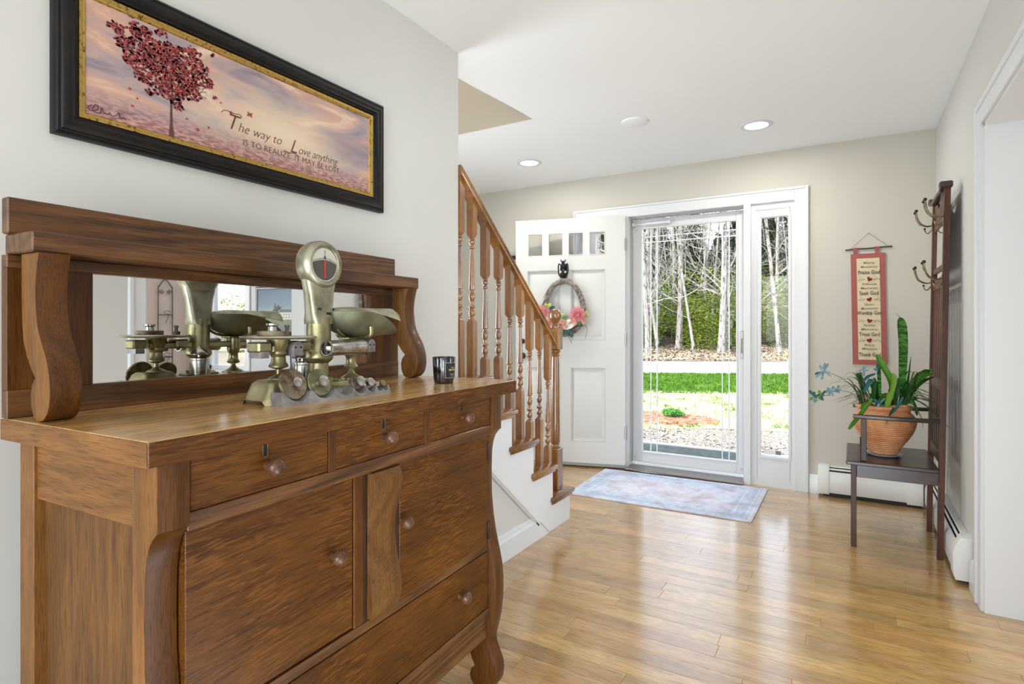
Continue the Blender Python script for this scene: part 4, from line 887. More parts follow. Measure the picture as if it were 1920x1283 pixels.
# weight tray: wedge with scalloped front
ta = SBA + radians(-3.0)
tr = thing('weight_tray', sbw(0.300, 0.368, TOP), ta, 'grey cast metal tray with scalloped seats for scale weights', 'tray')
TL = 0.338
def seat_front(y): return 0
seats = [(0.047, 0.0385), (0.121, 0.0355), (0.186, 0.026), (0.235, 0.020), (0.274, 0.0155), (0.304, 0.010), (0.324, 0.009)]
def top_z(y):
    z = 0.020 + 0.010 * (1 - y / TL)
    for c_, r_ in seats:
        if abs(y - c_) < r_:
            zc = 0.0075 + r_ * 0.98; z = min(z, zc - math.sqrt(r_ * r_ - (y - c_) ** 2))
    return z
m = MB(); n = 150; U0, U1 = 0.0, 0.046
rowsF = []
for i in range(n + 1):
    y_ = TL * i / n; z = top_z(y_)
    lean = 0.35
    rowsF.append([m.bm.verts.new((U1, y_, 0)), m.bm.verts.new((U1 - z * lean, y_, z)), m.bm.verts.new((U0 + 0.016 - z * lean * 0.4, y_, z + 0.004 if z < 0.024 else z)), m.bm.verts.new((U0 + 0.004, y_, 0.030 * (1 - 0.35 * y_ / TL))), m.bm.verts.new((U0, y_, 0))])
fs = []
for a, b in zip(rowsF, rowsF[1:]):
    for k in range(5): fs.append(m.bm.faces.new([a[k], a[(k + 1) % 5], b[(k + 1) % 5], b[k]]))
fs += [m.bm.faces.new(rowsF[0][::-1]), m.bm.faces.new(rowsF[-1])]; bmesh.ops.recalc_face_normals(m.bm, faces=fs); m._fin(fs)
obj('tray_body', m, M['castgrey'], tr)
def trw(u, v, z): return Vector(sbw(0.300, 0.368, TOP)) + Matrix.Rotation(ta, 3, 'Z') @ Vector((u, v, z))
def tray_weight(y_, r, h, kr, kh, mat, kmat, label):
    tilt = Matrix.Rotation(ta, 4, 'Z') @ Matrix.Rotation(radians(90 - 19), 4, 'Y')
    loc = trw(0.022 - 0.006, y_, 0.0075 + r) if r > 0.02 else trw(0.016, y_, 0.012 + r)
    return disc_weight('disc_weight', r, h, kr, kh, mat, kmat, loc, tilt, label)
tray_weight(0.047, 0.0365, 0.007, 0.0115, 0.016, M['rust'], M['chrome'], 'largest pitted brown disc weight, first from the left in the tray')
tray_weight(0.121, 0.0338, 0.007, 0.0135, 0.016, two('greenish_disc', lin(100, 98, 74), lin(150, 148, 118), 30, 0.45, 0.7, lo=0.3, hi=0.65), M['chrome'], 'greenish disc weight with bright knob, second from the left in the tray')
tray_weight(0.235, 0.0185, 0.014, 0.0135, 0.014, M['rust'], M['chrome'], 'brown stubby weight right of the empty seat in the tray')
tray_weight(0.274, 0.0140, 0.012, 0.0115, 0.012, M['chrome'], M['chrome'], 'shiny steel weight third from the right in the tray')
tray_weight(0.302, 0.0070, 0.010, 0.0062, 0.008, M['chrome'], M['chrome'], 'tiny pale weight low near the right end of the tray')
tray_weight(0.323, 0.0088, 0.010, 0.0085, 0.009, M['brass'], M['brass'], 'small brassy weight at the right end of the tray')
# ------------------------------------------------------------------ framed print over the sideboard
PY, PZ, PWD, PHT = 0.5635, 1.594, 1.032, 0.400
pf = thing('framed_print', (XL, PY, PZ), 0, 'wide dark-framed print of a red heart-shaped tree with lettering', 'picture')
fw = 0.050
fprof = [(0.0, 0.002), (0.0, 0.022), (0.006, 0.028), (0.012, 0.026), (0.016, 0.030), (0.026, 0.033), (0.036, 0.029), (0.041, 0.022), (0.046, 0.022), (0.050, 0.015), (0.050, 0.002)]
def frame(mb, W_, H_, prof, inset=0.0):
    """mitred moulding: prof = (distance inwards, height off wall)"""
    cor = [(0, 0), (W_, 0), (W_, H_), (0, H_)]; sg = [(1, 1), (-1, 1), (-1, -1), (1, -1)]
    R_ = [[mb.bm.verts.new((h, c[0] + s_[0] * (d + inset), c[1] + s_[1] * (d + inset))) for d, h in prof] for c, s_ in zip(cor, sg)]
    fs = []
    for i in range(4):
        a, b = R_[i], R_[(i + 1) % 4]
        for k in range(len(prof)): fs.append(mb.bm.faces.new([a[k], a[(k + 1) % len(prof)], b[(k + 1) % len(prof)], b[k]]))
    bmesh.ops.recalc_face_normals(mb.bm, faces=fs); mb._fin(fs)
m = MB(); frame(m, PWD, PHT, fprof); obj('frame', m, M['ebony'], pf, ang=50)
m = MB(); frame(m, PWD, PHT, [(0.0, 0.004), (0.0, 0.018), (0.004, 0.0175), (0.009, 0.013), (0.013, 0.014), (0.0155, 0.011), (0.0155, 0.004)], fw + 0.0003); obj('gilt_liner', m, M['gilt'], pf)
# print surface
pm, t, p = newmat('sunset_print'); p.inputs['Roughness'].default_value = 0.45; L = t.links
tc = N(t, 'ShaderNodeTexCoord'); sp = N(t, 'ShaderNodeSeparateXYZ'); L.new(tc.outputs['Object'], sp.inputs[0])
mp = N(t, 'ShaderNodeMapping'); mp.inputs['Rotation'].default_value = (radians(22), 0, 0); mp.inputs['Scale'].default_value = (1, 2.2, 8.0); L.new(tc.outputs['Object'], mp.inputs[0])
nz = N(t, 'ShaderNodeTexNoise', Scale=1.9, Detail=5.0, Roughness=0.55, Distortion=0.8); L.new(mp.outputs[0], nz.inputs['Vector'])
cr = N(t, 'ShaderNodeValToRGB'); e = cr.color_ramp.elements; e[0].position = 0.32; e[0].color = lin(134, 122, 134); e[1].position = 0.72; e[1].color = lin(236, 214, 188)
for pos, c in ((0.42, (160, 144, 150)), (0.50, (184, 156, 150)), (0.56, (204, 158, 138)), (0.62, (214, 184, 166))): x = e.new(pos); x.color = lin(*c)
L.new(nz.outputs[0], cr.inputs[0])
def dist_to(cy_, cz_, ry, rz):
    a = N(t, 'ShaderNodeMath', operation='SUBTRACT'); L.new(sp.outputs[1], a.inputs[0]); a.inputs[1].default_value = cy_
    b = N(t, 'ShaderNodeMath', operation='DIVIDE'); L.new(a.outputs[0], b.inputs[0]); b.inputs[1].default_value = ry
    c = N(t, 'ShaderNodeMath', operation='SUBTRACT'); L.new(sp.outputs[2], c.inputs[0]); c.inputs[1].default_value = cz_
    d = N(t, 'ShaderNodeMath', operation='DIVIDE'); L.new(c.outputs[0], d.inputs[0]); d.inputs[1].default_value = rz
    v = N(t, 'ShaderNodeCombineXYZ'); L.new(b.outputs[0], v.inputs[0]); L.new(d.outputs[0], v.inputs[1])
    l = N(t, 'ShaderNodeVectorMath', operation='LENGTH'); L.new(v.outputs[0], l.inputs[0])
    r = N(t, 'ShaderNodeMapRange'); r.inputs['From Min'].default_value = 1.0; r.inputs['From Max'].default_value = 0.1; L.new(l.outputs['Value'], r.inputs[0]); return r.outputs[0]
m1 = N(t, 'ShaderNodeMixRGB'); L.new(dist_to(0.60, 0.17, 0.38, 0.14), m1.inputs[0]); L.new(cr.outputs[0], m1.inputs[1]); m1.inputs[2].default_value = lin(226, 204, 176)
m2 = N(t, 'ShaderNodeMixRGB'); m2b = N(t, 'ShaderNodeMath', operation='MULTIPLY'); L.new(dist_to(0.88, 0.20, 0.20, 0.07), m2b.inputs[0]); m2b.inputs[1].default_value = 0.6; L.new(m2b.outputs[0], m2.inputs[0]); L.new(m1.outputs[0], m2.inputs[1]); m2.inputs[2].default_value = lin(140, 118, 128)
n2 = N(t, 'ShaderNodeTexNoise', Scale=90.0, Detail=4.0); mq = N(t, 'ShaderNodeMapping'); mq.inputs['Scale'].default_value = (1, 0.5, 1.6); L.new(tc.outputs['Object'], mq.inputs[0]); L.new(mq.outputs[0], n2.inputs['Vector'])
c2 = N(t, 'ShaderNodeValToRGB'); c2.color_ramp.elements[0].position = 0.4; c2.color_ramp.elements[0].color = lin(140, 92, 94); c2.color_ramp.elements[1].position = 0.62; c2.color_ramp.elements[1].color = lin(196, 152, 142); L.new(n2.outputs[0], c2.inputs[0])
gm = N(t, 'ShaderNodeMapRange'); gm.inputs['From Min'].default_value = 0.135; gm.inputs['From Max'].default_value = 0.075
L.new(sp.outputs[2], gm.inputs[0]); m3 = N(t, 'ShaderNodeMixRGB'); L.new(gm.outputs[0], m3.inputs[0]); L.new(m2.outputs[0], m3.inputs[1]); L.new(c2.outputs[0], m3.inputs[2]); L.new(m3.outputs[0], p.inputs['Base Color'])
pr_ = bx('print', 0.006, 0.010, fw + 0.012, PWD - fw - 0.012, fw + 0.012, PHT - fw - 0.012, pm, pf)
r = random.Random(5); HX = 0.0104
tk = MB(); tk.bm.verts.ensure_lookup_table()
def flat(mb, pts, h): mb.face([(h, a, b) for a, b in pts])
flat(tk, [(0.253, 0.066), (0.268, 0.066), (0.263, 0.10), (0.262, 0.16), (0.257, 0.16), (0.256, 0.10)], HX + 0.0003)
def branch(a, b, ln, ang, w, dep):
    a2, b2 = a + ln * sin(ang), b + ln * cos(ang); n_x, n_z = cos(ang) * w / 2, -sin(ang) * w / 2
    flat(tk, [(a - n_x, b - n_z), (a + n_x, b + n_z), (a2 + n_x * 0.6, b2 + n_z * 0.6), (a2 - n_x * 0.6, b2 - n_z * 0.6)], HX + 0.0003)
    if dep:
        for _ in range(3 if dep > 1 else 2): branch(a2, b2, ln * r.uniform(0.6, 0.85), ang + r.uniform(-0.75, 0.75), w * 0.6, dep - 1)
for an in (-0.6, -0.25, 0.1, 0.5, 0.95): branch(0.2595, 0.15 + r.random() * 0.01, 0.042, an, 0.004, 4)
obj('printed_trunk', tk, plain('print_brown', lin(92, 58, 56), 0.45), pr_)
def in_heart(x, y):
    x, y = x, y; return (x * x + y * y - 1) ** 3 - x * x * y ** 3 < 0
def heartpts(n, rr):
    out = []
    while len(out) < n:
        x, y = rr.uniform(-1.35, 1.35), rr.uniform(-1.2, 1.4)
        k_ = 1 + 0.16 * sin(x * 9 + y * 4) + 0.12 * sin(y * 13 - x * 5)
        if in_heart(x * k_, y * k_):
            out.append((0.252 + x * 0.100 + y * -0.006, 0.222 + y * 0.080 - x * 0.004))
    return out
for nm, cols, n, h, sz in (('printed_foliage', lin(84, 34, 38), 800, 0.0005, 0.0050), ('printed_foliage', lin(134, 48, 50), 520, 0.0007, 0.0038), ('printed_foliage', lin(182, 70, 70), 420, 0.0009, 0.0032)):
    m = MB()
    for (a, b) in heartpts(n, r):
        if h > 0.0006 and (b < 0.19 and r.random() < 0.5): continue
        k = 5; a0 = r.random() * 6.3; flat(m, [(a + sz * r.uniform(0.5, 1.2) * cos(a0 + 2 * pi * i / k), b + sz * r.uniform(0.4, 1.1) * sin(a0 + 2 * pi * i / k)) for i in range(k)], HX + h)
    obj(nm, m, plain('print_red', cols, 0.45), pr_)
m = MB()
for a, b, s_ in ((0.16, 0.155, 0.006), (0.177, 0.137, 0.005), (0.166, 0.115, 0.006), (0.33, 0.105, 0.008), (0.36, 0.12, 0.006), (0.425, 0.182, 0.008), (0.485, 0.196, 0.013), (0.395, 0.20, 0.005), (0.30, 0.125, 0.005)):
    a0 = r.random() * 6; flat(m, [(a + s_ * (1 if i % 2 else 0.45) * cos(a0 + 2 * pi * i / 8), b + s_ * (1 if i % 2 else 0.4) * 0.8 * sin(a0 + 2 * pi * i / 8)) for i in range(8)], HX + 0.0006)
obj('printed_falling_leaves', m, plain('print_leaf', lin(164, 66, 52), 0.45), pr_)
ink = plain('print_ink', lin(96, 62, 52), 0.5)
def ptext(body, size, y_, z_, shear=0.0, xs=1.0, sp_=1.0, off=0.0):
    me = text_mesh(body, size, 0.0001, shear, 'LEFT', sp_, off, xs); o = obj('lettering', me, ink, pr_); o.location = (HX + 0.0008, y_, z_); o.rotation_euler = (pi / 2, 0, pi / 2); return o
ptext('T', 0.064, 0.408, 0.136, 0.35, 0.95, off=-0.0006); ptext('he way to', 0.040, 0.446, 0.136, 0.35, 0.92, 1.0, -0.0006)
ptext('L', 0.062, 0.622, 0.124, 0.4, 0.95, off=-0.0006); ptext('ove anything', 0.038, 0.655, 0.127, 0.35, 0.88, 0.95, -0.0006)
ptext('IS TO REALIZE  IT MAY BE LOST', 0.0262, 0.462, 0.101, 0.0, 0.99, 1.0, -0.0004)
m = MB(); m.tube([(HX + 0.0008, 0.408 + a, 0.17 + b) for a, b in ((-0.012, 0.004), (-0.004, 0.013), (0.010, 0.015), (0.030, 0.013), (0.045, 0.016), (0.052, 0.010))], 0.0009, 5)
m.tube([(HX + 0.0008, 0.622 + a, 0.124 + b) for a, b in ((-0.02, -0.002), (0.0, -0.004), (0.02, -0.001), (0.035, -0.006))], 0.0009, 5); obj('swash', m, ink, pr_)
m = MB(); sg_ = [(0.078, 0.088), (0.070, 0.080), (0.076, 0.074), (0.092, 0.082), (0.086, 0.092), (0.080, 0.076), (0.096, 0.074), (0.098, 0.088), (0.104, 0.078), (0.112, 0.076), (0.116, 0.082), (0.121, 0.075), (0.130, 0.080), (0.136, 0.088), (0.138, 0.076), (0.147, 0.079), (0.152, 0.074)]
m.tube(smooth([(HX + 0.0006, a, b) for a, b in sg_], 3), 0.0007, 5); obj('signature', m, plain('signature_ink', lin(46, 34, 44), 0.5), pr_)
# ------------------------------------------------------------------ rug
rg = props(bpy.data.objects.new('rug', None), None); bpy.data.objects.remove(rg)
RC = Vector((-1.13, 4.05, 0)); cs = [(-1.715, 3.625), (-0.515, 3.650), (-0.518, 4.468), (-1.745, 4.425)]
m = MB()
def bil(u, v): 
    a = Vector(cs[0]).lerp(Vector(cs[1]), u); b = Vector(cs[3]).lerp(Vector(cs[2]), u); return a.lerp(b, v)
rr_ = random.Random(3)
m.grid(lambda u, v: (*(bil(u, v) - RC.xy), 0.0062 + 0.0006 * sin(u * 40) * sin(v * 23)), 24, 16)
vb = []
edge = [bil(t_ / 24, 0) for t_ in range(25)] + [bil(1, t_ / 16) for t_ in range(1, 17)] + [bil(1 - t_ / 24, 1) for t_ in range(1, 25)] + [bil(0, 1 - t_ / 16) for t_ in range(1, 16)]
A = [m.bm.verts.new((*(p_ - RC.xy), 0.0062)) for p_ in edge]; B_ = [m.bm.verts.new((*(p_ - RC.xy), 0.0004)) for p_ in edge]
m._fin([m.bm.faces.new([A[i], B_[i], B_[(i + 1) % len(A)], A[(i + 1) % len(A)]]) for i in range(len(A))])
rm, t, p = newmat('faded_rug'); p.inputs['Roughness'].default_value = 0.95; p.inputs['Specular IOR Level'].default_value = 0.1; L = t.links
tc = N(t, 'ShaderNodeTexCoord'); sp = N(t, 'ShaderNodeSeparateXYZ'); L.new(tc.outputs['Object'], sp.inputs[0])
def absd(o_, h):
    a = N(t, 'ShaderNodeMath', operation='ABSOLUTE'); L.new(o_, a.inputs[0]); b = N(t, 'ShaderNodeMath', operation='SUBTRACT'); b.inputs[0].default_value = h; L.new(a.outputs[0], b.inputs[1]); return b.outputs[0]
mn = N(t, 'ShaderNodeMath', operation='MINIMUM'); L.new(absd(sp.outputs[0], 0.605), mn.inputs[0]); L.new(absd(sp.outputs[1], 0.405), mn.inputs[1])
dv = N(t, 'ShaderNodeMath', operation='DIVIDE'); L.new(mn.outputs[0], dv.inputs[0]); dv.inputs[1].default_value = 0.4
cr = N(t, 'ShaderNodeValToRGB'); cr.color_ramp.interpolation = 'EASE'; e = cr.color_ramp.elements
e[0].position = 0.0; e[0].color = lin(196, 196, 206); e[1].position = 0.8; e[1].color = lin(222, 220, 230)
for pos, c in ((0.03, (214, 224, 236)), (0.07, (174, 196, 216)), (0.10, (214, 220, 230)), (0.13, (164, 190, 212)), (0.26, (172, 196, 216)), (0.29, (220, 225, 234)), (0.33, (184, 202, 220)), (0.42, (210, 216, 228))): x = e.new(pos); x.color = lin(*c)
L.new(dv.outputs[0], cr.inputs[0])
nz = N(t, 'ShaderNodeTexNoise', Scale=16.0, Detail=8.0, Roughness=0.75, Distortion=0.6); L.new(tc.outputs['Object'], nz.inputs['Vector'])
c2 = N(t, 'ShaderNodeValToRGB'); c2.color_ramp.elements[0].position = 0.40; c2.color_ramp.elements[0].color = lin(176, 192, 216); c2.color_ramp.elements[1].position = 0.62; c2.color_ramp.elements[1].color = lin(238, 236, 242); L.new(nz.outputs[0], c2.inputs[0])
n3 = N(t, 'ShaderNodeTexNoise', Scale=6.0, Detail=3.0); L.new(tc.outputs['Object'], n3.inputs['Vector'])
c3 = N(t, 'ShaderNodeValToRGB'); c3.color_ramp.elements[0].position = 0.45; c3.color_ramp.elements[0].color = (1, 1, 1, 1); c3.color_ramp.elements[1].position = 0.65; c3.color_ramp.elements[1].color = lin(232, 214, 218); L.new(n3.outputs[0], c3.inputs[0])
mx = N(t, 'ShaderNodeMixRGB'); mx.inputs[0].default_value = 0.45; L.new(cr.outputs[0], mx.inputs[1]); L.new(c2.outputs[0], mx.inputs[2])
mm = N(t, 'ShaderNodeMixRGB', blend_type='MULTIPLY'); mm.inputs[0].default_value = 0.8; L.new(mx.outputs[0], mm.inputs[1]); L.new(c3.outputs[0], mm.inputs[2]); L.new(mm.outputs[0], p.inputs['Base Color'])
obj('rug', m, rm, None, 'faded pale blue and pink patterned doormat rug before the storm door', 'rug', loc=(RC.x, RC.y, 0.0005))
# ------------------------------------------------------------------ wreath on the open door (door-local: x from hinge, y out of door, z up)
def door_thing(name, label, cat):
    return thing(name, (DH[0], DH[1], 0), DA, label, cat)
wt = door_thing('flower_wreath', 'oval grapevine wreath with pink roses hanging on the open door', 'wreath')
def egg(a):
    c, s_ = cos(a), sin(a); return Vector((0.505 + 0.163 * s_ * (1 - 0.10 * c), 0.028, 1.335 + 0.222 * c))
def egg_tube(mb, rad, off, turns, ph, seg=5, n=90, f=1.0):
    P = []
    for i in range(n):
        a = 2 * pi * i / n; c = egg(a); d = (egg(a + 0.01) - c).normalized(); s_ = Vector((0, 1, 0)); q = d.cross(s_)
        b = a * turns + ph; P.append(c + (s_ * cos(b) + q * sin(b)) * off)
    mb.tube(P, rad, seg, closed=True)
m = MB(); egg_tube(m, 0.0185, 0, 0, 0, 8, 60)
for k in range(9): egg_tube(m, 0.0042 + 0.001 * (k % 3), 0.0185, 7 + (k % 4) * 2, k * 0.9, 5, 110)
rw = random.Random(9)
for k in range(46):
    a = rw.uniform(0, 6.28); c = egg(a); d = (egg(a + 0.05) - c).normalized(); q = d.cross(Vector((0, 1, 0))); o_ = q * rw.choice((-1, 1)) * 0.02 + Vector((0, 0.012, 0))
    m.tube([c + o_ * 0.7, c + o_ + d * 0.02, c + o_ * rw.uniform(1.1, 1.5) + d * 0.045], [0.0018, 0.0014, 0.0006], 4)
obj('vine_ring', m, two('grapevine', lin(96, 86, 78), lin(168, 158, 148), 40, 0.8, lo=0.35, hi=0.65), wt)
fm = {'pink': plain('petal_pink', lin(242, 166, 172), 0.6, noise=0.08, nscale=60), 'peach': plain('petal_peach', lin(242, 196, 176), 0.6, noise=0.08, nscale=60), 'white': plain('petal_white', lin(240, 236, 224), 0.6), 'rose': plain('petal_rose', lin(230, 146, 158), 0.6, noise=0.1, nscale=60),
      'teal': plain('leaf_deep_green', lin(46, 84, 74), 0.5), 'green': plain('leaf_green', lin(96, 136, 76), 0.5), 'lime': plain('leaf_lime', lin(176, 196, 100), 0.5), 'twig': plain('twig_brown', lin(110, 96, 84), 0.7)}
def petal_flower(name, c, R_, mat, layers=4, n0=5):
    m = MB(); c = Vector(c)
    for l in range(layers):
        t_ = l / layers; n = n0 + (layers - l); rad = R_ * (0.25 + 0.75 * (1 - t_)); tilt = 0.25 + 1.0 * t_
        for i in range(n):
            a = 2 * pi * (i + 0.5 * l) / n + rw.uniform(-0.15, 0.15); dirv = Vector((cos(a), 0, sin(a)))
            pts = []
            for k in range(4):
                s_ = k / 3; pts.append(c + dirv * rad * s_ * cos(tilt * s_) + Vector((0, 0.006 * l + rad * sin(tilt * s_) * 0.8 * s_ + 0.004, 0)))
            m.leaf(pts, rad * 0.50, fold=-0.25, side=Vector((-sin(a), 0, cos(a))), prof=lambda t2: [0.35, 0.85, 1.0, 0.6][min(3, int(round(t2 * 3)))])
    m.ball(c + Vector((0, R_ * 0.3, 0)), R_ * 0.18, u=8, v=6)
    return obj(name, m, mat, wt)
petal_flower('rose', (0.672, 0.045, 1.292), 0.056, fm['pink']); petal_flower('rose', (0.382, 0.05, 1.272), 0.066, fm['pink'], 5); petal_flower('rose', (0.345, 0.045, 1.225), 0.036, fm['peach'])
petal_flower('blossom', (0.700, 0.04, 1.335), 0.028, fm['peach'], 3); petal_flower('blossom', (0.55, 0.05, 1.185), 0.042, fm['rose']); petal_flower('blossom', (0.50, 0.055, 1.205), 0.036, fm['peach']); petal_flower('blossom', (0.585, 0.045, 1.27), 0.036, fm['white'], 3); petal_flower('blossom', (0.45, 0.05, 1.235), 0.034, fm['peach'], 3); petal_flower('blossom', (0.66, 0.04, 1.23), 0.03, fm['white'], 3)
petal_flower('blossom', (0.60, 0.045, 1.21), 0.034, fm['rose'], 3)
for c_, r_, k_ in (((0.575, 0.06, 1.175), 0.030, 'peach'), ((0.53, 0.06, 1.165), 0.030, 'pink'), ((0.525, 0.062, 1.215), 0.026, 'peach'), ((0.49, 0.06, 1.18), 0.030, 'peach'), ((0.465, 0.06, 1.20), 0.028, 'white'), ((0.64, 0.05, 1.255), 0.034, 'peach'), ((0.41, 0.06, 1.215), 0.030, 'peach'), ((0.36, 0.06, 1.245), 0.028, 'pink')): petal_flower('blossom', c_, r_, fm[k_], 3)
def wleaf(a, b, w, mat):
    m = MB(); A_, B2 = Vector(a), Vector(b); md = (A_ + B2) / 2 + Vector((0, 0.012, 0)); m.leaf([A_, A_.lerp(md, 0.5), md, md.lerp(B2, 0.5) + Vector((0, 0.003, 0)), B2], w, fold=0.3, side=(B2 - A_).cross(Vector((0, 1, 0)))); return obj('leaf', m, mat, wt)
for a, b, w, k in (((0.64, 0.05, 1.33), (0.61, 0.06, 1.375), 0.017, 'lime'), ((0.665, 0.05, 1.34), (0.645, 0.055, 1.37), 0.014, 'lime'), ((0.62, 0.05, 1.31), (0.575, 0.055, 1.345), 0.02, 'teal'), ((0.56, 0.05, 1.255), (0.51, 0.06, 1.295), 0.024, 'green'), ((0.53, 0.06, 1.25), (0.50, 0.065, 1.29), 0.015, 'lime'), ((0.52, 0.055, 1.225), (0.46, 0.06, 1.262), 0.018, 'green'), ((0.48, 0.06, 1.215), (0.435, 0.07, 1.235), 0.014, 'white'),
    ((0.49, 0.06, 1.155), (0.40, 0.06, 1.20), 0.019, 'white'), ((0.55, 0.05, 1.16), (0.535, 0.055, 1.105), 0.017, 'teal'), ((0.58, 0.05, 1.165), (0.555, 0.055, 1.115), 0.013, 'teal'), ((0.50, 0.05, 1.15), (0.445, 0.055, 1.105), 0.016, 'teal'), ((0.485, 0.05, 1.15), (0.42, 0.06, 1.13), 0.013, 'teal'), ((0.47, 0.05, 1.15), (0.415, 0.06, 1.09), 0.013, 'teal'), ((0.455, 0.05, 1.155), (0.43, 0.06, 1.075), 0.011, 'teal'),
    ((0.40, 0.05, 1.205), (0.34, 0.055, 1.18), 0.02, 'teal'), ((0.39, 0.055, 1.20), (0.35, 0.06, 1.205), 0.014, 'green'), ((0.33, 0.04, 1.26), (0.305, 0.05, 1.31), 0.013, 'lime'), ((0.325, 0.04, 1.255), (0.29, 0.05, 1.285), 0.012, 'lime'), ((0.71, 0.04, 1.25), (0.745, 0.05, 1.29), 0.012, 'teal'), ((0.66, 0.045, 1.21), (0.70, 0.05, 1.165), 0.014, 'teal')): wleaf(a, b, w, fm[k])
m = MB(); m.tube(smooth([(0.47, 0.04, 1.12), (0.455, 0.05, 1.08), (0.435, 0.045, 1.035)], 4), 0.0022, 5); m.tube(smooth([(0.35, 0.04, 1.20), (0.315, 0.05, 1.18), (0.305, 0.05, 1.14), (0.325, 0.045, 1.075)], 4), 0.002, 5); m.tube([(0.415, 0.03, 1.44), (0.418, 0.035, 1.30)], 0.0012, 4); obj('stem', m, fm['twig'], wt)
kn = door_thing('door_knocker', 'small black cast iron squirrel-like knocker above the wreath', 'knocker')
m = MB(); m.box(0.482, 0.538, 0.001, 0.007, 1.585, 1.70, 0.008); m.ball((0.51, 0.022, 1.625), 0.030, (1.0, 0.6, 1.25)); m.ball((0.51, 0.026, 1.682), 0.022, (0.95, 0.8, 1.25)); m.ball((0.51, 0.032, 1.712), 0.014, (1, 0.9, 1.2))
for s_ in (-1, 1):
    m.lathe([(0.006, 0), (0.004, 0.012), (0.0005, 0.024)], (0.51 + s_ * 0.013, 0.03, 1.720), 8, Matrix.Rotation(s_ * 0.45, 4, 'Y'))
    m.tube(smooth([(0.51 + s_ * 0.018, 0.03, 1.69), (0.51 + s_ * 0.036, 0.03, 1.70), (0.51 + s_ * 0.040, 0.03, 1.66), (0.51 + s_ * 0.036, 0.03, 1.615), (0.51 + s_ * 0.015, 0.03, 1.585)], 5), 0.0055, 7)
m.tube([(0.51, 0.004, 1.59), (0.51, 0.03, 1.578), (0.51, 0.036, 1.590)], 0.004, 7); obj('body', m, M['iron'], kn)
for s_ in (-1, 1):
    m = MB(); m.ball((0.51 + s_ * 0.020, 0.041, 1.632), 0.009, (1, 0.5, 1.2), 10, 7); obj('pale_patch', m, plain('aged_white', lin(190, 186, 176), 0.5), kn)
# ------------------------------------------------------------------ embroidered wall hanging
HY = YB - 0.006
wh = thing('wall_hanging', (0.094, YB, 1.70), 0, 'long red gingham and cream stitched banner hanging on a twig', 'wall hanging')
gm_, t, p = newmat('gingham'); p.inputs['Roughness'].default_value = 0.9; L = t.links
tc = N(t, 'ShaderNodeTexCoord'); ck = N(t, 'ShaderNodeTexChecker', Scale=260.0); ck.inputs['Color1'].default_value = lin(128, 36, 40); ck.inputs['Color2'].default_value = lin(190, 124, 112)
L.new(tc.outputs['Object'], ck.inputs['Vector']); L.new(ck.outputs['Color'], p.inputs['Base Color'])
cream = plain('cream_cloth', lin(214, 200, 166), 0.95, noise=0.04, nscale=60)
def hq(x0, x1, z0, z1, y0, y1, nm, mat, par, **k):
    m = MB(); n = 10
    f = lambda u, v: (x0 + (x1 - x0) * u + 0.013 * (1 - (z0 + (z1 - z0) * v + 0.80) / 0.76) - 0.003, 0, z0 + (z1 - z0) * v)
    G0 = [[m.bm.verts.new((f(i / n, j / 20)[0], y0 - 0.0015 * sin(i / n * 7 + j * 0.3), f(i / n, j / 20)[2])) for j in range(21)] for i in range(n + 1)]
    G1 = [[m.bm.verts.new((v.co.x, y1, v.co.z)) for v in c_] for c_ in G0]
    fs = []
    for G in (G0, G1): fs += [m.bm.faces.new([G[i][j], G[i + 1][j], G[i + 1][j + 1], G[i][j + 1]]) for i in range(n) for j in range(20)]
    for j in range(20): fs += [m.bm.faces.new([G0[0][j], G0[0][j + 1], G1[0][j + 1], G1[0][j]]), m.bm.faces.new([G0[n][j], G0[n][j + 1], G1[n][j + 1], G1[n][j]])]
    for i in range(n): fs += [m.bm.faces.new([G0[i][0], G0[i + 1][0], G1[i + 1][0], G1[i][0]]), m.bm.faces.new([G0[i][20], G0[i + 1][20], G1[i + 1][20], G1[i][20]])]
    bmesh.ops.recalc_face_normals(m.bm, faces=fs); m._fin(fs); return obj(nm, m, mat, par, **k)
bn = hq(-0.100, 0.099, -0.785, -0.034, -0.010, -0.004, 'banner_border', gm_, wh)
pn = hq(-0.066, 0.066, -0.752, -0.066, -0.0125, -0.0105, 'stitched_panel', cream, wh)
for tx in (-0.075, 0.050):
    m = MB(); w_ = 0.012
    P = [(-0.0, 0)]; path = [(-0.006, -0.045), (-0.014, -0.010), (-0.015, 0.006), (-0.010, 0.0095), (-0.004, 0.006), (-0.003, -0.045)]
    V = [[m.bm.verts.new((tx + dx, y_, z_)) for dx in (-w_, w_)] for y_, z_ in path]; m._fin([m.bm.faces.new([a[0], a[1], b[1], b[0]]) for a, b in zip(V, V[1:])]); obj('tab', m, gm_, wh)
m = MB(); m.tube(smooth([(-0.130, -0.009, -0.003), (-0.06, -0.009, 0.001), (0.0, -0.009, 0.0), (0.07, -0.009, 0.004), (0.130, -0.009, 0.005)], 4), 0.0048, 8); m.ball((-0.130, -0.009, -0.003), 0.006, u=8, v=6); m.ball((0.130, -0.009, 0.005), 0.006, u=8, v=6); obj('twig_rod', m, plain('green_brown_twig', lin(70, 66, 56), 0.7), wh)
m = MB(); m.tube([(-0.105, -0.009, 0.003), (0.0, -0.004, 0.105), (0.112, -0.009, 0.008)], 0.0011, 5); m.tube([(0, 0, 0.104), (0, -0.012, 0.105)], 0.002, 6); obj('hanging_cord', m, plain('cord', lin(140, 126, 104), 0.8), wh)
thread = plain('dark_thread', lin(92, 84, 70), 0.9); thread2 = plain('fine_thread', lin(140, 130, 110), 0.9)
def zof(py): return 1.16 + (616 - py) * 0.003606 - 1.70
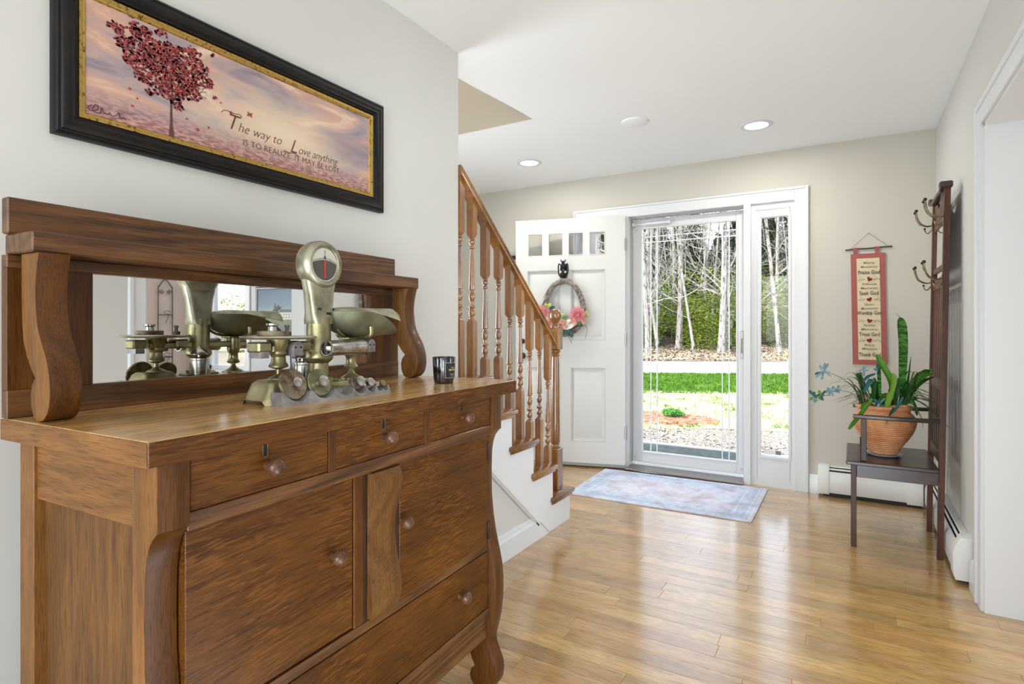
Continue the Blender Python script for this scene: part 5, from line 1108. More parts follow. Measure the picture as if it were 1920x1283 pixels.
def htext(body, size, py, mat, xs=1.0, off=0.0003):
    me = text_mesh(body, size, 0.0003, 0, 'CENTER', 1.05, off, xs); o = obj('stitched_words', me, mat, pn); o.location = (0.002 + 0.006 * (py - 490) / 190, -0.0148, zof(py) - size * 0.33); o.rotation_euler = (pi / 2, 0, 0)
for body, py in (('Merry', 493), ('Moments', 500.5), ('Difficult', 533), ('Moments', 540.5), ('Quiet', 571), ('Moments', 578.5), ('Painful', 610), ('Moments', 617.5), ('Every', 647), ('Moment', 654)): htext(body, 0.021, py, thread2, 1.15)
for body, py in (('Praise God', 511), ('Seek God', 550), ('Worship God', 587), ('Trust God', 627), ('Thank God', 665)): htext(body, 0.036, py, thread, 0.74 if len(body) < 11 else 0.66, 0.0006)
hr = plain('heart_red', lin(128, 22, 30), 0.9)
for i, py in enumerate((524, 562, 602, 638.5)):
    m = MB(); a_ = (-0.5, 0.35, -0.25, 0.3)[i] ; pts_ = []
    for k in range(24):
        q_ = 2 * pi * k / 24; hx = 16 * sin(q_) ** 3 / 17; hz = (13 * cos(q_) - 5 * cos(2 * q_) - 2 * cos(3 * q_) - cos(4 * q_)) / 17
        pts_.append((0.006 + 0.0165 * (hx * cos(a_) - hz * sin(a_)), zof(py) + 0.0175 * (hx * sin(a_) + hz * cos(a_))))
    m.prism(pts_, 'y', -0.0185, -0.0142, 0.001); obj('felt_heart', m, hr, pn)
    m = MB()
    for s_ in (-1, 1):
        m.tube(smooth([(0.006 + s_ * 0.022, -0.0150, zof(py)), (0.006 + s_ * 0.036, -0.0150, zof(py) + 0.003), (0.006 + s_ * 0.050, -0.0150, zof(py) - 0.002), (0.006 + s_ * 0.062, -0.0150, zof(py) + 0.001)], 3), 0.0008, 4)
        for q_ in range(3): m.tube([(0.006 + s_ * (0.030 + q_ * 0.012), -0.0150, zof(py) + 0.001), (0.006 + s_ * (0.036 + q_ * 0.012), -0.0150, zof(py) + (0.012 if q_ % 2 else -0.011)), (0.006 + s_ * (0.040 + q_ * 0.012), -0.0150, zof(py) + (0.008 if q_ % 2 else -0.007))], 0.0008, 4)
    obj('stitched_vine', m, thread, pn)
# ------------------------------------------------------------------ hall tree
ht = thing('hall_tree', (0.38, 3.80, 0), 0, 'tall dark brown hall tree seat with mirror and double coat hooks', 'hall tree')
OX, OY = -0.38, -3.80
def htb(name, x0, x1, y0, y1, z0, z1, mat, bev=0.002, lean=True, par=ht, **k):
    m = MB(); m.box(x0 + OX, x1 + OX, y0 + OY, y1 + OY, z0, z1, bev)
    if lean:
        for v in m.bm.verts: v.co.x += 0.016 * v.co.z
    return obj(name, m, mat, par, **k)
wv, wx = M['walnut'], M['walnut_x']
htb('post', 0.366, 0.392, 3.548, 3.585, 0, 1.862, wv); htb('post', 0.366, 0.392, 4.015, 4.052, 0, 1.862, wv)
htb('front_leg', -0.006, 0.020, 3.530, 3.556, 0, 0.437, wv, lean=False); htb('front_leg', -0.006, 0.020, 4.035, 4.061, 0, 0.437, wv, lean=False)
htb('seat', -0.028, 0.372, 3.515, 4.075, 0.437, 0.457, wx, 0.004, False)
htb('apron', 0.02, 0.368, 3.534, 3.552, 0.372, 0.437, wx, lean=False); htb('apron', 0.02, 0.368, 4.037, 4.055, 0.372, 0.437, wx, lean=False); htb('apron', -0.002, 0.014, 3.556, 4.035, 0.372, 0.437, wx, lean=False)
for yy in (3.535, 4.030):
    m = MB(); P = [(0.004, 0.0), (0.06, -0.006), (0.18, -0.014), (0.28, -0.006), (0.378, 0.010)]
    A = [(x_, yy + d_) for x_, d_ in P] + [(x_, yy + d_ + 0.036) for x_, d_ in P[::-1]]
    m.prism([(a + OX, b + OY) for a, b in A], 'z', 0.682, 0.702, 0.003); obj('arm', m, wx, ht)
    htb('arm_support', 0.040, 0.066, yy + 0.006, yy + 0.030, 0.458, 0.682, wv, lean=False)
for z0, z1 in ((0.47, 0.53), (0.84, 0.90), (1.37, 1.43), (1.462, 1.49), (1.70, 1.735)): htb('rail', 0.372, 0.388, 3.585, 4.015, z0, z1, wv)
for i in range(5): htb('slat', 0.375, 0.385, 3.612 + i * 0.082, 3.660 + i * 0.082, 0.53, 0.84, wv, 0.0015); htb('slat', 0.375, 0.385, 3.612 + i * 0.082, 3.660 + i * 0.082, 0.90, 1.37, wv, 0.0015)
for y0 in (3.585, 3.985): htb('mirror_stile', 0.372, 0.388, y0, y0 + 0.030, 1.49, 1.70, wv)
htb('mirror_glass', 0.377, 0.381, 3.615, 3.985, 1.49, 1.70, M['mirror'])
m = MB(); pr = [(3.585, 1.735), (4.015, 1.735), (4.015, 1.85), (3.90, 1.845), (3.80, 1.80), (3.70, 1.845), (3.585, 1.85)]
m.prism([(a + OY, b) for a, b in pr], 'x', 0.372 + OX, 0.386 + OX, 0.001)
for v in m.bm.verts: v.co.x += 0.016 * v.co.z
obj('crest_panel', m, wv, ht)
htb('cap', 0.345, 0.400, 3.540, 3.592, 1.862, 1.895, wx, 0.006); htb('cap', 0.345, 0.400, 4.008, 4.060, 1.862, 1.895, wx, 0.006)
htb('cornice', 0.350, 0.392, 3.592, 4.008, 1.852, 1.872, wx, 0.005)
# double-prong coat hooks
def hook(y0, z0):
    x0 = 0.366 + 0.016 * z0 + OX; y_ = y0 + OY
    h = MB(); h.box(x0 - 0.003, x0 - 0.0005, y_ - 0.009, y_ + 0.009, z0 - 0.035, z0 + 0.022, 0.001)
    for s_ in (-1, 1):
        P = smooth([(x0 - 0.003, y_ + s_ * 0.003, z0 + 0.002), (x0 - 0.025, y_ + s_ * 0.010, z0 - 0.001), (x0 - 0.055, y_ + s_ * 0.022, z0 + 0.014), (x0 - 0.072, y_ + s_ * 0.030, z0 + 0.045), (x0 - 0.078, y_ + s_ * 0.034, z0 + 0.082)], 5)
        h.tube(P, 0.0034, 7)
    h.tube(smooth([(x0 - 0.003, y_, z0 - 0.02), (x0 - 0.018, y_, z0 - 0.040), (x0 - 0.032, y_, z0 - 0.034), (x0 - 0.036, y_, z0 - 0.018)], 4), 0.0035, 7)
    hk = obj('coat_hook', h, M['hook'], ht)
    for s_ in (-1, 1): b_ = MB(); b_.ball((x0 - 0.078, y_ + s_ * 0.034, z0 + 0.088), 0.0085, u=12, v=8); obj('ball_tip', b_, M['darkhook'], hk)
    b_ = MB(); b_.ball((x0 - 0.036, y_, z0 - 0.014), 0.006, u=10, v=7); obj('ball_tip', b_, M['darkhook'], hk)
for y0, z0 in ((3.566, 1.722), (4.033, 1.745), (3.566, 1.408), (4.033, 1.420)): hook(y0, z0)
# ------------------------------------------------------------------ potted plants on the seat
PC = Vector((0.150, 3.775, 0.458))
pp = thing('potted_plant', PC, 0, 'ribbed terracotta pot of snake plant and mixed houseplants on the seat', 'potted plant')
prof = [(0.001, 0.012), (0.064, 0.012), (0.067, 0.016)]
base = [(0.067, 0.016), (0.078, 0.04), (0.095, 0.07), (0.115, 0.10), (0.134, 0.135), (0.146, 0.165), (0.151, 0.190), (0.147, 0.212), (0.136, 0.230), (0.126, 0.240)]
bs = smooth([(a, b, 0) for a, b in base], 8)
for i, q_ in enumerate(bs):
    rib = 0.0022 * (abs(sin(q_.y * pi / 0.0125)) - 0.5) if 0.03 < q_.y < 0.205 else 0
    prof.append((q_.x + rib, q_.y))
fine = []
for i in range(len(prof) - 1):
    a, b = prof[i], prof[i + 1]
    for k in range(3):
        t_ = k / 3; r_, z_ = a[0] + (b[0] - a[0]) * t_, a[1] + (b[1] - a[1]) * t_
        fine.append((r_, z_))
prof = [(r_ + (0.0030 * sin(z_ * 2 * pi / 0.0115) if 0.03 < z_ < 0.205 else 0), z_) for r_, z_ in fine]
prof += [(0.122, 0.248), (0.126, 0.256), (0.134, 0.262), (0.137, 0.270), (0.133, 0.278), (0.124, 0.280), (0.116, 0.272), (0.112, 0.250)]
m = MB(); m.lathe(prof, seg=56, cap=False); obj('pot', m, M['terra'], pp, ang=60)
m = MB(); m.lathe([(0.001, 0.0), (0.070, 0.0), (0.082, 0.008), (0.088, 0.014), (0.085, 0.014), (0.076, 0.009), (0.001, 0.008)], seg=40, cap=False); obj('saucer', m, M['dish'], pp)
m = MB(); m.lathe([(0.001, 0.252), (0.113, 0.250)], seg=32, cap=False); obj('soil', m, M['soil'], pp)
fx, fy = -sin(YAW), cos(YAW); rx, ry = cos(YAW), sin(YAW)
def at(px, py, Y_):   # point of the world plane y=Y_ that stands at this place of the photograph
    u = (px - 960) / 1070; w_ = (616 - py) / 1070; dx, dy = fx + u * rx, fy + u * ry; k = Y_ / dy
    return Vector((dx * k, Y_, CAM.z + w_ * k))
lg = {'snake': None}
sm, t, p = newmat('snake_leaf'); p.inputs['Roughness'].default_value = 0.35; L = t.links
tc = N(t, 'ShaderNodeTexCoord'); mp = N(t, 'ShaderNodeMapping'); mp.inputs['Scale'].default_value = (12, 12, 60); L.new(tc.outputs['Object'], mp.inputs[0]); nz = N(t, 'ShaderNodeTexNoise', Scale=1.2, Detail=4.0, Distortion=1.0); L.new(mp.outputs[0], nz.inputs['Vector'])
cr = N(t, 'ShaderNodeValToRGB'); cr.color_ramp.elements[0].position = 0.42; cr.color_ramp.elements[0].color = lin(38, 84, 34); cr.color_ramp.elements[1].position = 0.56; cr.color_ramp.elements[1].color = lin(96, 158, 70); L.new(nz.outputs[0], cr.inputs[0]); L.new(cr.outputs[0], p.inputs['Base Color'])
gl = {'snake': sm, 'bright': plain('leaf_bright', lin(84, 140, 44), 0.35, noise=0.15, nscale=30), 'dark': plain('leaf_dark', lin(40, 84, 38), 0.35, noise=0.2, nscale=30), 'lime': plain('leaf_lime_pot', lin(128, 172, 60), 0.4), 'thin': plain('frond_olive', lin(92, 104, 60), 0.5), 'brown': plain('frond_brown', lin(122, 92, 74), 0.5), 'blue': plain('faux_leaf_blue', lin(140, 176, 186), 0.5, noise=0.2, nscale=50), 'teal': plain('faux_leaf_teal', lin(58, 112, 118), 0.5)}
sidev = Vector((rx, ry, 0))
strap = lambda t_: (0.55 + 0.45 * sin(min(1, t_ * 1.6) * pi / 2)) * (1 if t_ < 0.75 else max(0.03, math.cos((t_ - 0.75) / 0.25 * pi / 2)) ** 0.6)
grass_p = lambda t_: max(0.08, 1 - t_ ** 2)
def pleaf(pxs, w, mat, Y_=3.77, bow=0.0, prof=strap, fold=0.3, nm='leaf', par=None, zig=0.0):
    P = [at(a, b, Y_ + bow * sin(pi * i / max(1, len(pxs) - 1)) + zig * i) - PC for i, (a, b) in enumerate(pxs)]
    m = MB(); m.leaf(smooth(P, 5), w, fold=fold, side=sidev + Vector((0, 0, 0.001)), prof=prof); return obj(nm, m, gl[mat], par or pp)
pleaf([(1690, 748), (1691, 700), (1692, 650), (1690, 615), (1687, 595)], 0.027, 'snake', 3.80, nm='snake_leaf')
pleaf([(1688, 596), (1682, 590), (1676, 587)], 0.002, 'brown', 3.80, prof=grass_p, nm='leaf_tip')
pleaf([(1674, 750), (1669, 715), (1655, 688), (1643, 665)], 0.020, 'bright', 3.70, fold=0.4)
pleaf([(1650, 745), (1648, 710), (1646, 678)], 0.011, 'snake', 3.76)
pleaf([(1664, 765), (1671, 735), (1676, 712), (1672, 700)], 0.015, 'lime', 3.68)
pleaf([(1660, 768), (1664, 750), (1668, 735)], 0.014, 'lime', 3.66)
pleaf([(1700, 745), (1708, 722), (1722, 705), (1740, 693), (1750, 698)], 0.030, 'bright', 3.78, fold=0.5)
pleaf([(1703, 750), (1716, 728), (1735, 712), (1753, 706)], 0.012, 'dark', 3.72)
pleaf([(1699, 735), (1704, 700), (1708, 668)], 0.007, 'dark', 3.80, prof=grass_p)
pleaf([(1636, 748), (1624, 765), (1606, 788), (1591, 806)], 0.013, 'bright', 3.615, zig=-0.012)
pleaf([(1640, 755), (1625, 758), (1614, 768)], 0.014, 'bright', 3.64)
pleaf([(1700, 745), (1722, 752), (1748, 770), (1772, 795), (1792, 811)], 0.005, 'dark', 3.74, prof=grass_p, zig=-0.03)
pleaf([(1708, 745), (1716, 760), (1720, 780)], 0.008, 'dark', 3.68); pleaf([(1694, 745), (1684, 762), (1671, 777)], 0.010, 'teal', 3.63)
pleaf([(1676, 765), (1668, 780), (1661, 797)], 0.006, 'dark', 3.615, prof=grass_p)
pleaf([(1718, 765), (1728, 785), (1731, 806)], 0.003, 'thin', 3.66, prof=grass_p)
pleaf([(1612, 752), (1618, 725), (1610, 706), (1604, 702)], 0.016, 'dark', 3.72); pleaf([(1620, 735), (1632, 712), (1640, 715)], 0.016, 'teal', 3.68); pleaf([(1618, 715), (1628, 705), (1642, 700)], 0.012, 'teal', 3.66)
rv = random.Random(21)
for i in range(24):   # arching grassy fronds, left
    bx_ = 1622 + rv.uniform(-10, 14); tx = rv.uniform(1552, 1612); ty = rv.uniform(694, 762)
    pleaf([(bx_, 757), (bx_ + (tx - bx_) * 0.35, 757 + (ty - 757) * 0.75 - 8), (bx_ + (tx - bx_) * 0.7, ty - 3), (tx, ty + 3)], 0.0034, rv.choice(('thin', 'brown', 'thin', 'dark')), rv.uniform(3.68, 3.86), prof=grass_p, nm='frond')
for i in range(26):   # right
    bx_ = 1700 + rv.uniform(-14, 8); tx = rv.uniform(1712, 1762); ty = rv.uniform(700, 770)
    pleaf([(bx_, 757), (bx_ + (tx - bx_) * 0.35, 757 + (ty - 757) * 0.8 - 10), (bx_ + (tx - bx_) * 0.7, ty - 5), (tx, ty + 3)], 0.0052, rv.choice(('bright', 'dark', 'dark', 'thin')), rv.uniform(3.66, 3.86), prof=grass_p, nm='frond')
for i in range(28):   # middle tufts
    bx_ = rv.uniform(1634, 1700); tx = bx_ + rv.uniform(-20, 22); ty = rv.uniform(705, 745)
    pleaf([(bx_, 760), ((bx_ + tx) / 2, (757 + ty) / 2), (tx, ty)], rv.uniform(0.007, 0.014), rv.choice(('bright', 'dark', 'dark', 'bright')), rv.uniform(3.69, 3.86), nm='frond')
def spray(c, n, s_, Y_, mats):
    for i in range(n):
        a = 2 * pi * i / n + rv.uniform(-0.3, 0.3); q = s_ * rv.uniform(0.6, 1.1)
        pleaf([(c[0], c[1]), (c[0] + q * 0.5 * cos(a), c[1] + q * 0.5 * sin(a)), (c[0] + q * cos(a), c[1] + q * sin(a))], 0.0078, rv.choice(mats), Y_ + rv.uniform(-0.02, 0.02), bow=0.01, nm='faux_leaf')
for pts_ in ([(1625, 755), (1595, 722), (1570, 705), (1547, 698)], [(1625, 757), (1590, 735), (1555, 735), (1528, 745)]):
    m = MB(); m.tube(smooth([at(a, b, 3.72) - PC for a, b in pts_], 5), 0.0016, 5); obj('faux_stem', m, gl['thin'], pp)
spray((1544, 697), 8, 17, 3.72, ('blue', 'blue', 'teal')); spray((1527, 745), 8, 15, 3.72, ('teal', 'blue', 'lime')); spray((1540, 742), 6, 13, 3.72, ('blue', 'teal', 'lime'))
spray((1558, 735), 6, 11, 3.72, ('blue',)); spray((1570, 731), 5, 9, 3.72, ('blue',)); spray((1648, 757), 8, 15, 3.66, ('blue', 'teal')); spray((1620, 695), 4, 10, 3.70, ('blue',)); spray((1644, 692), 4, 9, 3.66, ('blue', 'teal'))
# ------------------------------------------------------------------ baseboard heaters
def heater(name, along, a0, a1, wall, s_, label, endcap):
    """along 'y' on wall x=wall (faces -x) or 'x' on wall y=wall (faces -y)"""
    def q(p, z): return (wall - p, z)
    hroot = thing(name, (0, 0, 0), 0, label, 'heater')
    ax = along
    def prism(mb, pts, a, b, bev=0): 
        mb.prism([(wall - p, z) for p, z in pts], 'y' if ax == 'y' else 'x', a, b, bev)
    m = MB(); prism(m, [(0.001, 0.028), (0.058, 0.028), (0.066, 0.045), (0.066, 0.135), (0.050, 0.172), (0.046, 0.172), (0.052, 0.060), (0.006, 0.060), (0.006, 0.206), (0.001, 0.206)], a0 + 0.03, a1); obj('cover', m, M['heater'], hroot)
    m = MB(); prism(m, [(0.001, 0.2065), (0.026, 0.2065), (0.031, 0.201), (0.028, 0.199), (0.001, 0.200)], a0 + 0.03, a1); obj('top_hood', m, M['heater'], hroot)
    m = MB(); prism(m, [(0.043, 0.184), (0.037, 0.194), (0.035, 0.192), (0.041, 0.182)], a0 + 0.03, a1); obj('damper', m, M['heater'], hroot)
    m = MB(); prism(m, [(0.007, 0.062), (0.044, 0.062), (0.044, 0.150), (0.034, 0.186), (0.007, 0.195)], a0 + 0.032, a1 - 0.002); prism(m, [(0.004, 0.001), (0.050, 0.001), (0.050, 0.0275), (0.004, 0.0275)], a0 + 0.032, a1 - 0.002); obj('fin_element', m, M['black'], hroot)
    for (e0, e1) in endcap:
        m = MB(); prism(m, [(0.0, 0.018), (0.062, 0.018), (0.070, 0.040), (0.070, 0.140), (0.052, 0.188), (0.038, 0.212), (0.0, 0.214)], e0, e1, 0.003); obj('end_cap', m, M['heater'], hroot)
    return hroot
heater('baseboard_heater', 'y', 3.262, YB - 0.02, XR, -1, 'white baseboard heater along the right wall beside the hall tree', [(3.255, 3.335)])
heater('baseboard_heater', 'x', -0.205, XR - 0.075, YB, -1, 'white baseboard heater on the end wall under the stitched banner', [(-0.205, -0.135), (0.305, XR - 0.073)])
# outlet, ceiling items
ol = thing('outlet_plate', (XR, 3.97, 0.335), 0, 'white wall outlet plate above the heater on the right wall', 'outlet')
bx('plate', -0.005, -0.0005, -0.036, 0.036, -0.058, 0.058, M['trim'], ol, 0.002)
for z_ in (-0.02, 0.02): bx('receptacle', -0.007, -0.0052, -0.016, 0.016, z_ - 0.014, z_ + 0.014, M['heater'], ol, 0.001)
def downlight(x, y_, label):
    r_ = thing('recessed_light', (x, y_, sag(x, y_)), 0, label, 'ceiling light')
    m = MB(); m.lathe([(0.068, -0.002), (0.072, -0.006), (0.094, -0.005), (0.098, -0.0005)], seg=40, cap=False); obj('trim_ring', m, M['trim'], r_)
    m = MB(); m.lathe([(0.001, -0.0025), (0.068, -0.0025)], seg=36, cap=False); obj('lens', m, plain('lit_lens', (1, 0.98, 0.94, 1), 0.5, emit=4.0), r_)
    d = bpy.data.lights.new('recessed_lamp', 'AREA'); d.shape = 'DISK'; d.size = 0.13; d.energy = 5.0; d.color = (1, 0.96, 0.9); o = bpy.data.objects.new('recessed_lamp', d); COL.objects.link(o); o.parent = r_; o.location = (0, 0, -0.012)
downlight(-0.522, 3.905, 'lit recessed ceiling light nearer the right wall'); downlight(-2.160, 3.885, 'lit recessed ceiling light nearer the staircase')
m = MB(); m.lathe([(0.001, -0.012), (0.07, -0.012), (0.080, -0.008), (0.083, -0.0005)], seg=40, cap=False); obj('ceiling_disc', m, M['ceil'], None, 'flat round white cover on the ceiling between the lights', 'ceiling cover', loc=(-1.165, 3.45, sag(-1.165, 3.45)))
# ------------------------------------------------------------------ dining room things seen in the mirror / past the jamb
bf = thing('dining_buffet', (0.85, 4.20, 0), 0, 'dark cherry cabinet just visible beyond the cased opening', 'cabinet')
bx('body', -0.235, 0.30, -0.28, 0.30, 0.06, 0.875, M['walnut'], bf, 0.004); bx('top', -0.245, 0.31, -0.295, 0.31, 0.8755, 0.905, M['walnut_x'], bf, 0.004)
bx('drawer', -0.22, 0.285, -0.288, -0.2805, 0.68, 0.85, M['walnut'], bf, 0.003); bx('cupboard_door', -0.22, 0.285, -0.288, -0.2805, 0.10, 0.66, M['walnut'], bf, 0.003)
for sx_ in (-0.2, 0.26):
    for sy_ in (-0.25, 0.26): bx('foot', sx_ - 0.02, sx_ + 0.02, sy_ - 0.02, sy_ + 0.02, 0, 0.06, M['walnut'], bf)
pt = thing('landscape_painting', (2.0, YB, 1.04), 0, 'dark-framed landscape with white house, reflected in the sideboard mirror', 'picture')
m = MB(); frame(m, 0.84, 0.60, [(0.0, 0.001), (0.0, 0.018), (0.012, 0.026), (0.030, 0.020), (0.036, 0.012), (0.036, 0.001)])
for v in m.bm.verts: v.co = Vector((v.co.y, -v.co.x, v.co.z))
bmesh.ops.recalc_face_normals(m.bm, faces=m.bm.faces[:]); obj('frame', m, M['walnut_x'], pt)
lm, t, p = newmat('painted_landscape'); p.inputs['Roughness'].default_value = 0.5; L = t.links
tc = N(t, 'ShaderNodeTexCoord'); sp = N(t, 'ShaderNodeSeparateXYZ'); L.new(tc.outputs['Object'], sp.inputs[0]); nz = N(t, 'ShaderNodeTexNoise', Scale=9.0, Detail=5.0); L.new(tc.outputs['Object'], nz.inputs['Vector'])
ad = N(t, 'ShaderNodeMath', operation='MULTIPLY_ADD'); L.new(nz.outputs[0], ad.inputs[0]); ad.inputs[1].default_value = 0.10; L.new(sp.outputs[2], ad.inputs[2])
cr = N(t, 'ShaderNodeValToRGB'); e = cr.color_ramp.elements; e[0].position = 0.10; e[0].color = lin(58, 84, 108); e[1].position = 0.62; e[1].color = lin(82, 102, 118)
for pos, c in ((0.17, (64, 90, 110)), (0.19, (88, 98, 62)), (0.27, (104, 108, 74)), (0.30, (70, 84, 66)), (0.33, (96, 108, 104)), (0.36, (140, 150, 150)), (0.42, (110, 126, 136))): x = e.new(pos); x.color = lin(*c)
L.new(ad.outputs[0], cr.inputs[0]); L.new(cr.outputs[0], p.inputs['Base Color'])
cv = bx('canvas', 0.034, 0.806, -0.012, -0.006, 0.034, 0.566, lm, pt)
m = MB(); m.box(0.20, 0.46, -0.0135, -0.0122, 0.22, 0.30); obj('painted_house', m, plain('painted_white', lin(200, 200, 186), 0.6), cv)
m = MB(); m.prism([(0.19, 0.30), (0.47, 0.30), (0.44, 0.335), (0.22, 0.335)], 'y', -0.0136, -0.0122); m2_ = [m.box(0.215 + i * 0.042, 0.230 + i * 0.042, -0.0142, -0.0137, z_, z_ + 0.018) for i in range(6) for z_ in (0.235, 0.268)]; obj('painted_roof', m, plain('painted_grey', lin(96, 100, 100), 0.6), cv)
m = MB()
for i in range(60): m.ball((0.50 + rv.gauss(0, 0.035), -0.0125, 0.31 + rv.gauss(0, 0.03)), 0.012, (1, 0.1, 1), 6, 4)
for i in range(40): m.ball((0.15 + rv.gauss(0, 0.03), -0.0125, 0.28 + rv.gauss(0, 0.02)), 0.012, (1, 0.1, 1), 6, 4)
obj('painted_trees', m, plain('painted_green', lin(62, 74, 52), 0.6), cv)
rk = thing('wire_rack', (3.95, 4.17, 0.66), 0, 'tall black wire wall rack with scroll top, reflected in the mirror', 'rack')
m = MB(); h_ = 1.08
m.tube(smooth([(-0.02, -0.085, 0.0), (-0.02, -0.085, 0.9), (-0.02, -0.07, 1.0), (-0.02, 0, h_), (-0.02, 0.07, 1.0), (-0.02, 0.085, 0.9), (-0.02, 0.085, 0.0)], 6), 0.005, 6)
for s_ in (-1, 1): m.tube([(-0.02, s_ * (0.045 + 0.028 * (1 - k / 16) * cos(k * 0.6)), 0.93 + 0.03 * (1 - k / 16) * sin(k * 0.6)) for k in range(16)], 0.004, 5); m.tube([(-0.02, s_ * (0.045 + 0.028 * (1 - k / 16) * cos(k * 0.6)), 0.05 + 0.03 * (1 - k / 16) * sin(k * 0.6)) for k in range(16)], 0.004, 5)
obj('frame', m, M['iron'], rk)
for z_ in (0.66, 0.34, 0.16):
    m = MB(); m.tube([(-0.02 - 0.07 * sin(a), 0.085 * cos(a), z_) for a in [pi * i / 14 for i in range(15)]], 0.004, 6); m.tube([(-0.02, 0.085, z_), (-0.02, -0.085, z_)], 0.004, 6); m.tube([(-0.09, 0, z_), (-0.02, 0, z_ - 0.10)], 0.003, 5); m.tube([(-0.06, 0.04 * cos(k * 0.7), z_ + 0.03 + 0.02 * sin(k * 0.7)) for k in range(9)], 0.003, 5); obj('basket_ring', m, M['iron'], rk)
# ------------------------------------------------------------------ outdoors
OF = Vector((-0.45, 0.893, 0)); OR = Vector((0.893, 0.45, 0))
def og(a, b):   # lateral, distance
    return OF * b + OR * a
def zg(a, b):
    z = -0.27 - 0.13 * min(1, max(0, (b - 6) / 8))
    if b > 27.5: z += (b - 27.5) * 0.055
    return z
def ground(name, b0, b1, mat, label, cat, kind, wav0=0.0, wav1=0.0, na=90, nb=24, a0=-34, a1=75, lift=0.0, amp=0.02):
    m = MB()
    def f(u, v):
        a = a0 + (a1 - a0) * u
        bb0 = b0 + wav0 * sin(a * 0.35 + 1) + wav0 * 0.5 * sin(a * 0.9); bb1 = b1 + wav1 * sin(a * 0.35 + 1) + wav1 * 0.5 * sin(a * 0.9)
        b = bb0 + (bb1 - bb0) * v; p_ = og(a, b)
        return (p_.x, p_.y, zg(a, b) + lift + amp * sin(a * 1.7) * sin(b * 1.3))
    m.grid(f, na, nb); return obj(name, m, mat, None, label, cat, kind=kind)
gravel = two('gravel', lin(58, 52, 44), lin(176, 168, 154), 30, 0.9, lo=0.38, hi=0.6, bump=1.0, detail=8, spec=0.1)
lawnp = two('dry_lawn', lin(86, 122, 46), lin(184, 178, 158), 2.2, 0.95, lo=0.38, hi=0.56, bump=0.3, detail=12, c3=lin(168, 172, 128), spec=0.05)
lawng = two('green_lawn', lin(44, 84, 24), lin(96, 132, 46), 3.0, 0.95, lo=0.35, hi=0.65, bump=0.3, detail=12, spec=0.05)
roadm = two('road_surface', lin(170, 168, 166), lin(196, 194, 190), 3, 0.9, bump=0.1, spec=0.1)
litter = two('leaf_litter', lin(46, 42, 38), lin(160, 148, 132), 9, 0.95, lo=0.38, hi=0.6, bump=1.0, detail=10, spec=0.05)
mulch = two('red_mulch', lin(104, 62, 46), lin(176, 140, 116), 14, 0.95, lo=0.38, hi=0.62, bump=0.8, detail=8, spec=0.05)
ground('gravel_walk', 3.4, 8.0, gravel, 'pale gravel just outside the porch', 'gravel', 'stuff', 0, 0.35, nb=20, amp=0.01)
ground('dry_lawn', 8.0, 14.2, lawnp, 'patchy pale lawn between gravel and greener grass', 'grass', 'stuff', 0.35, 0.3)
ground('green_lawn', 14.2, 20.2, lawng, 'bright green grass strip along the road', 'grass', 'stuff', 0.3, 0.1)
ground('road', 20.2, 27.4, roadm, 'pale sunlit road crossing in front of the woods', 'road', 'structure', 0.1, 0.1, amp=0.0)
ground('leaf_litter', 27.4, 90, litter, 'brown leaf litter under the trees beyond the road', 'ground', 'stuff', 0.1, 0, nb=40, a0=-80, a1=70, amp=0.06)
# mulch bed
mc = og(0, 0); mcx = at(1262, 778, 9.0)
mcx = Vector((CAM.x, CAM.y, 0)) + (Vector((fx + (1258 - 960) / 1070 * rx, fy + (1258 - 960) / 1070 * ry, 0))) * 9.3
m = MB(); m.lathe([(0.8, 0.0), (0.7, 0.03), (0.4, 0.05), (0.001, 0.055)], (0, 0, 0), 40, Matrix.Diagonal((1.25, 0.8, 1, 1)), cap=False)
obj('mulch_bed', m, mulch, None, 'round bed of reddish mulch in the lawn', 'flower bed', kind='stuff', loc=(mcx.x - 0.15, mcx.y, zg(0, 9.3) - 0.005))
rt = random.Random(77)
def leafcloud(name, blobs, n, size, mat, trunk=None, flat=0.5):
    m = MB()
    tot = sum(b[3] * b[4] for b in blobs)
    for bx_, by_, bz_, r_, h_ in blobs:
        for _ in range(int(n * r_ * h_ / tot)):
            d = Vector((rt.gauss(0, 1), rt.gauss(0, 1), rt.gauss(0, 1))).normalized() * (rt.random() ** 0.4)
            c = Vector((bx_ + d.x * r_, by_ + d.y * r_, bz_ + d.z * h_))
            a = Vector((rt.gauss(0, 1), rt.gauss(0, 1), rt.gauss(0, flat))).normalized(); b = a.orthogonal().normalized(); b = (Matrix.Rotation(rt.random() * 6.28, 3, a) @ b)
            s_ = size * rt.uniform(0.6, 1.3)
            m.face([c - a * s_ * 1.4, c + b * s_ * 0.6, c + a * s_ * 1.4, c - b * s_ * 0.6])
    return m.mesh(name)
def leafmat(name, c1, c2):
    m_, t, p = newmat(name); p.inputs['Roughness'].default_value = 0.6; p.inputs['Specular IOR Level'].default_value = 0.25; L = t.links
    g = N(t, 'ShaderNodeNewGeometry'); oi = N(t, 'ShaderNodeObjectInfo'); a = N(t, 'ShaderNodeMath', operation='MULTIPLY_ADD'); L.new(g.outputs['Random Per Island'], a.inputs[0]); a.inputs[1].default_value = 0.6
    b = N(t, 'ShaderNodeMath', operation='MULTIPLY'); L.new(oi.outputs['Random'], b.inputs[0]); b.inputs[1].default_value = 0.4; L.new(b.outputs[0], a.inputs[2])
    cr = N(t, 'ShaderNodeValToRGB'); cr.color_ramp.elements[0].color = c1; cr.color_ramp.elements[1].color = c2; L.new(a.outputs[0], cr.inputs[0]); L.new(cr.outputs[0], p.inputs['Base Color']); return m_
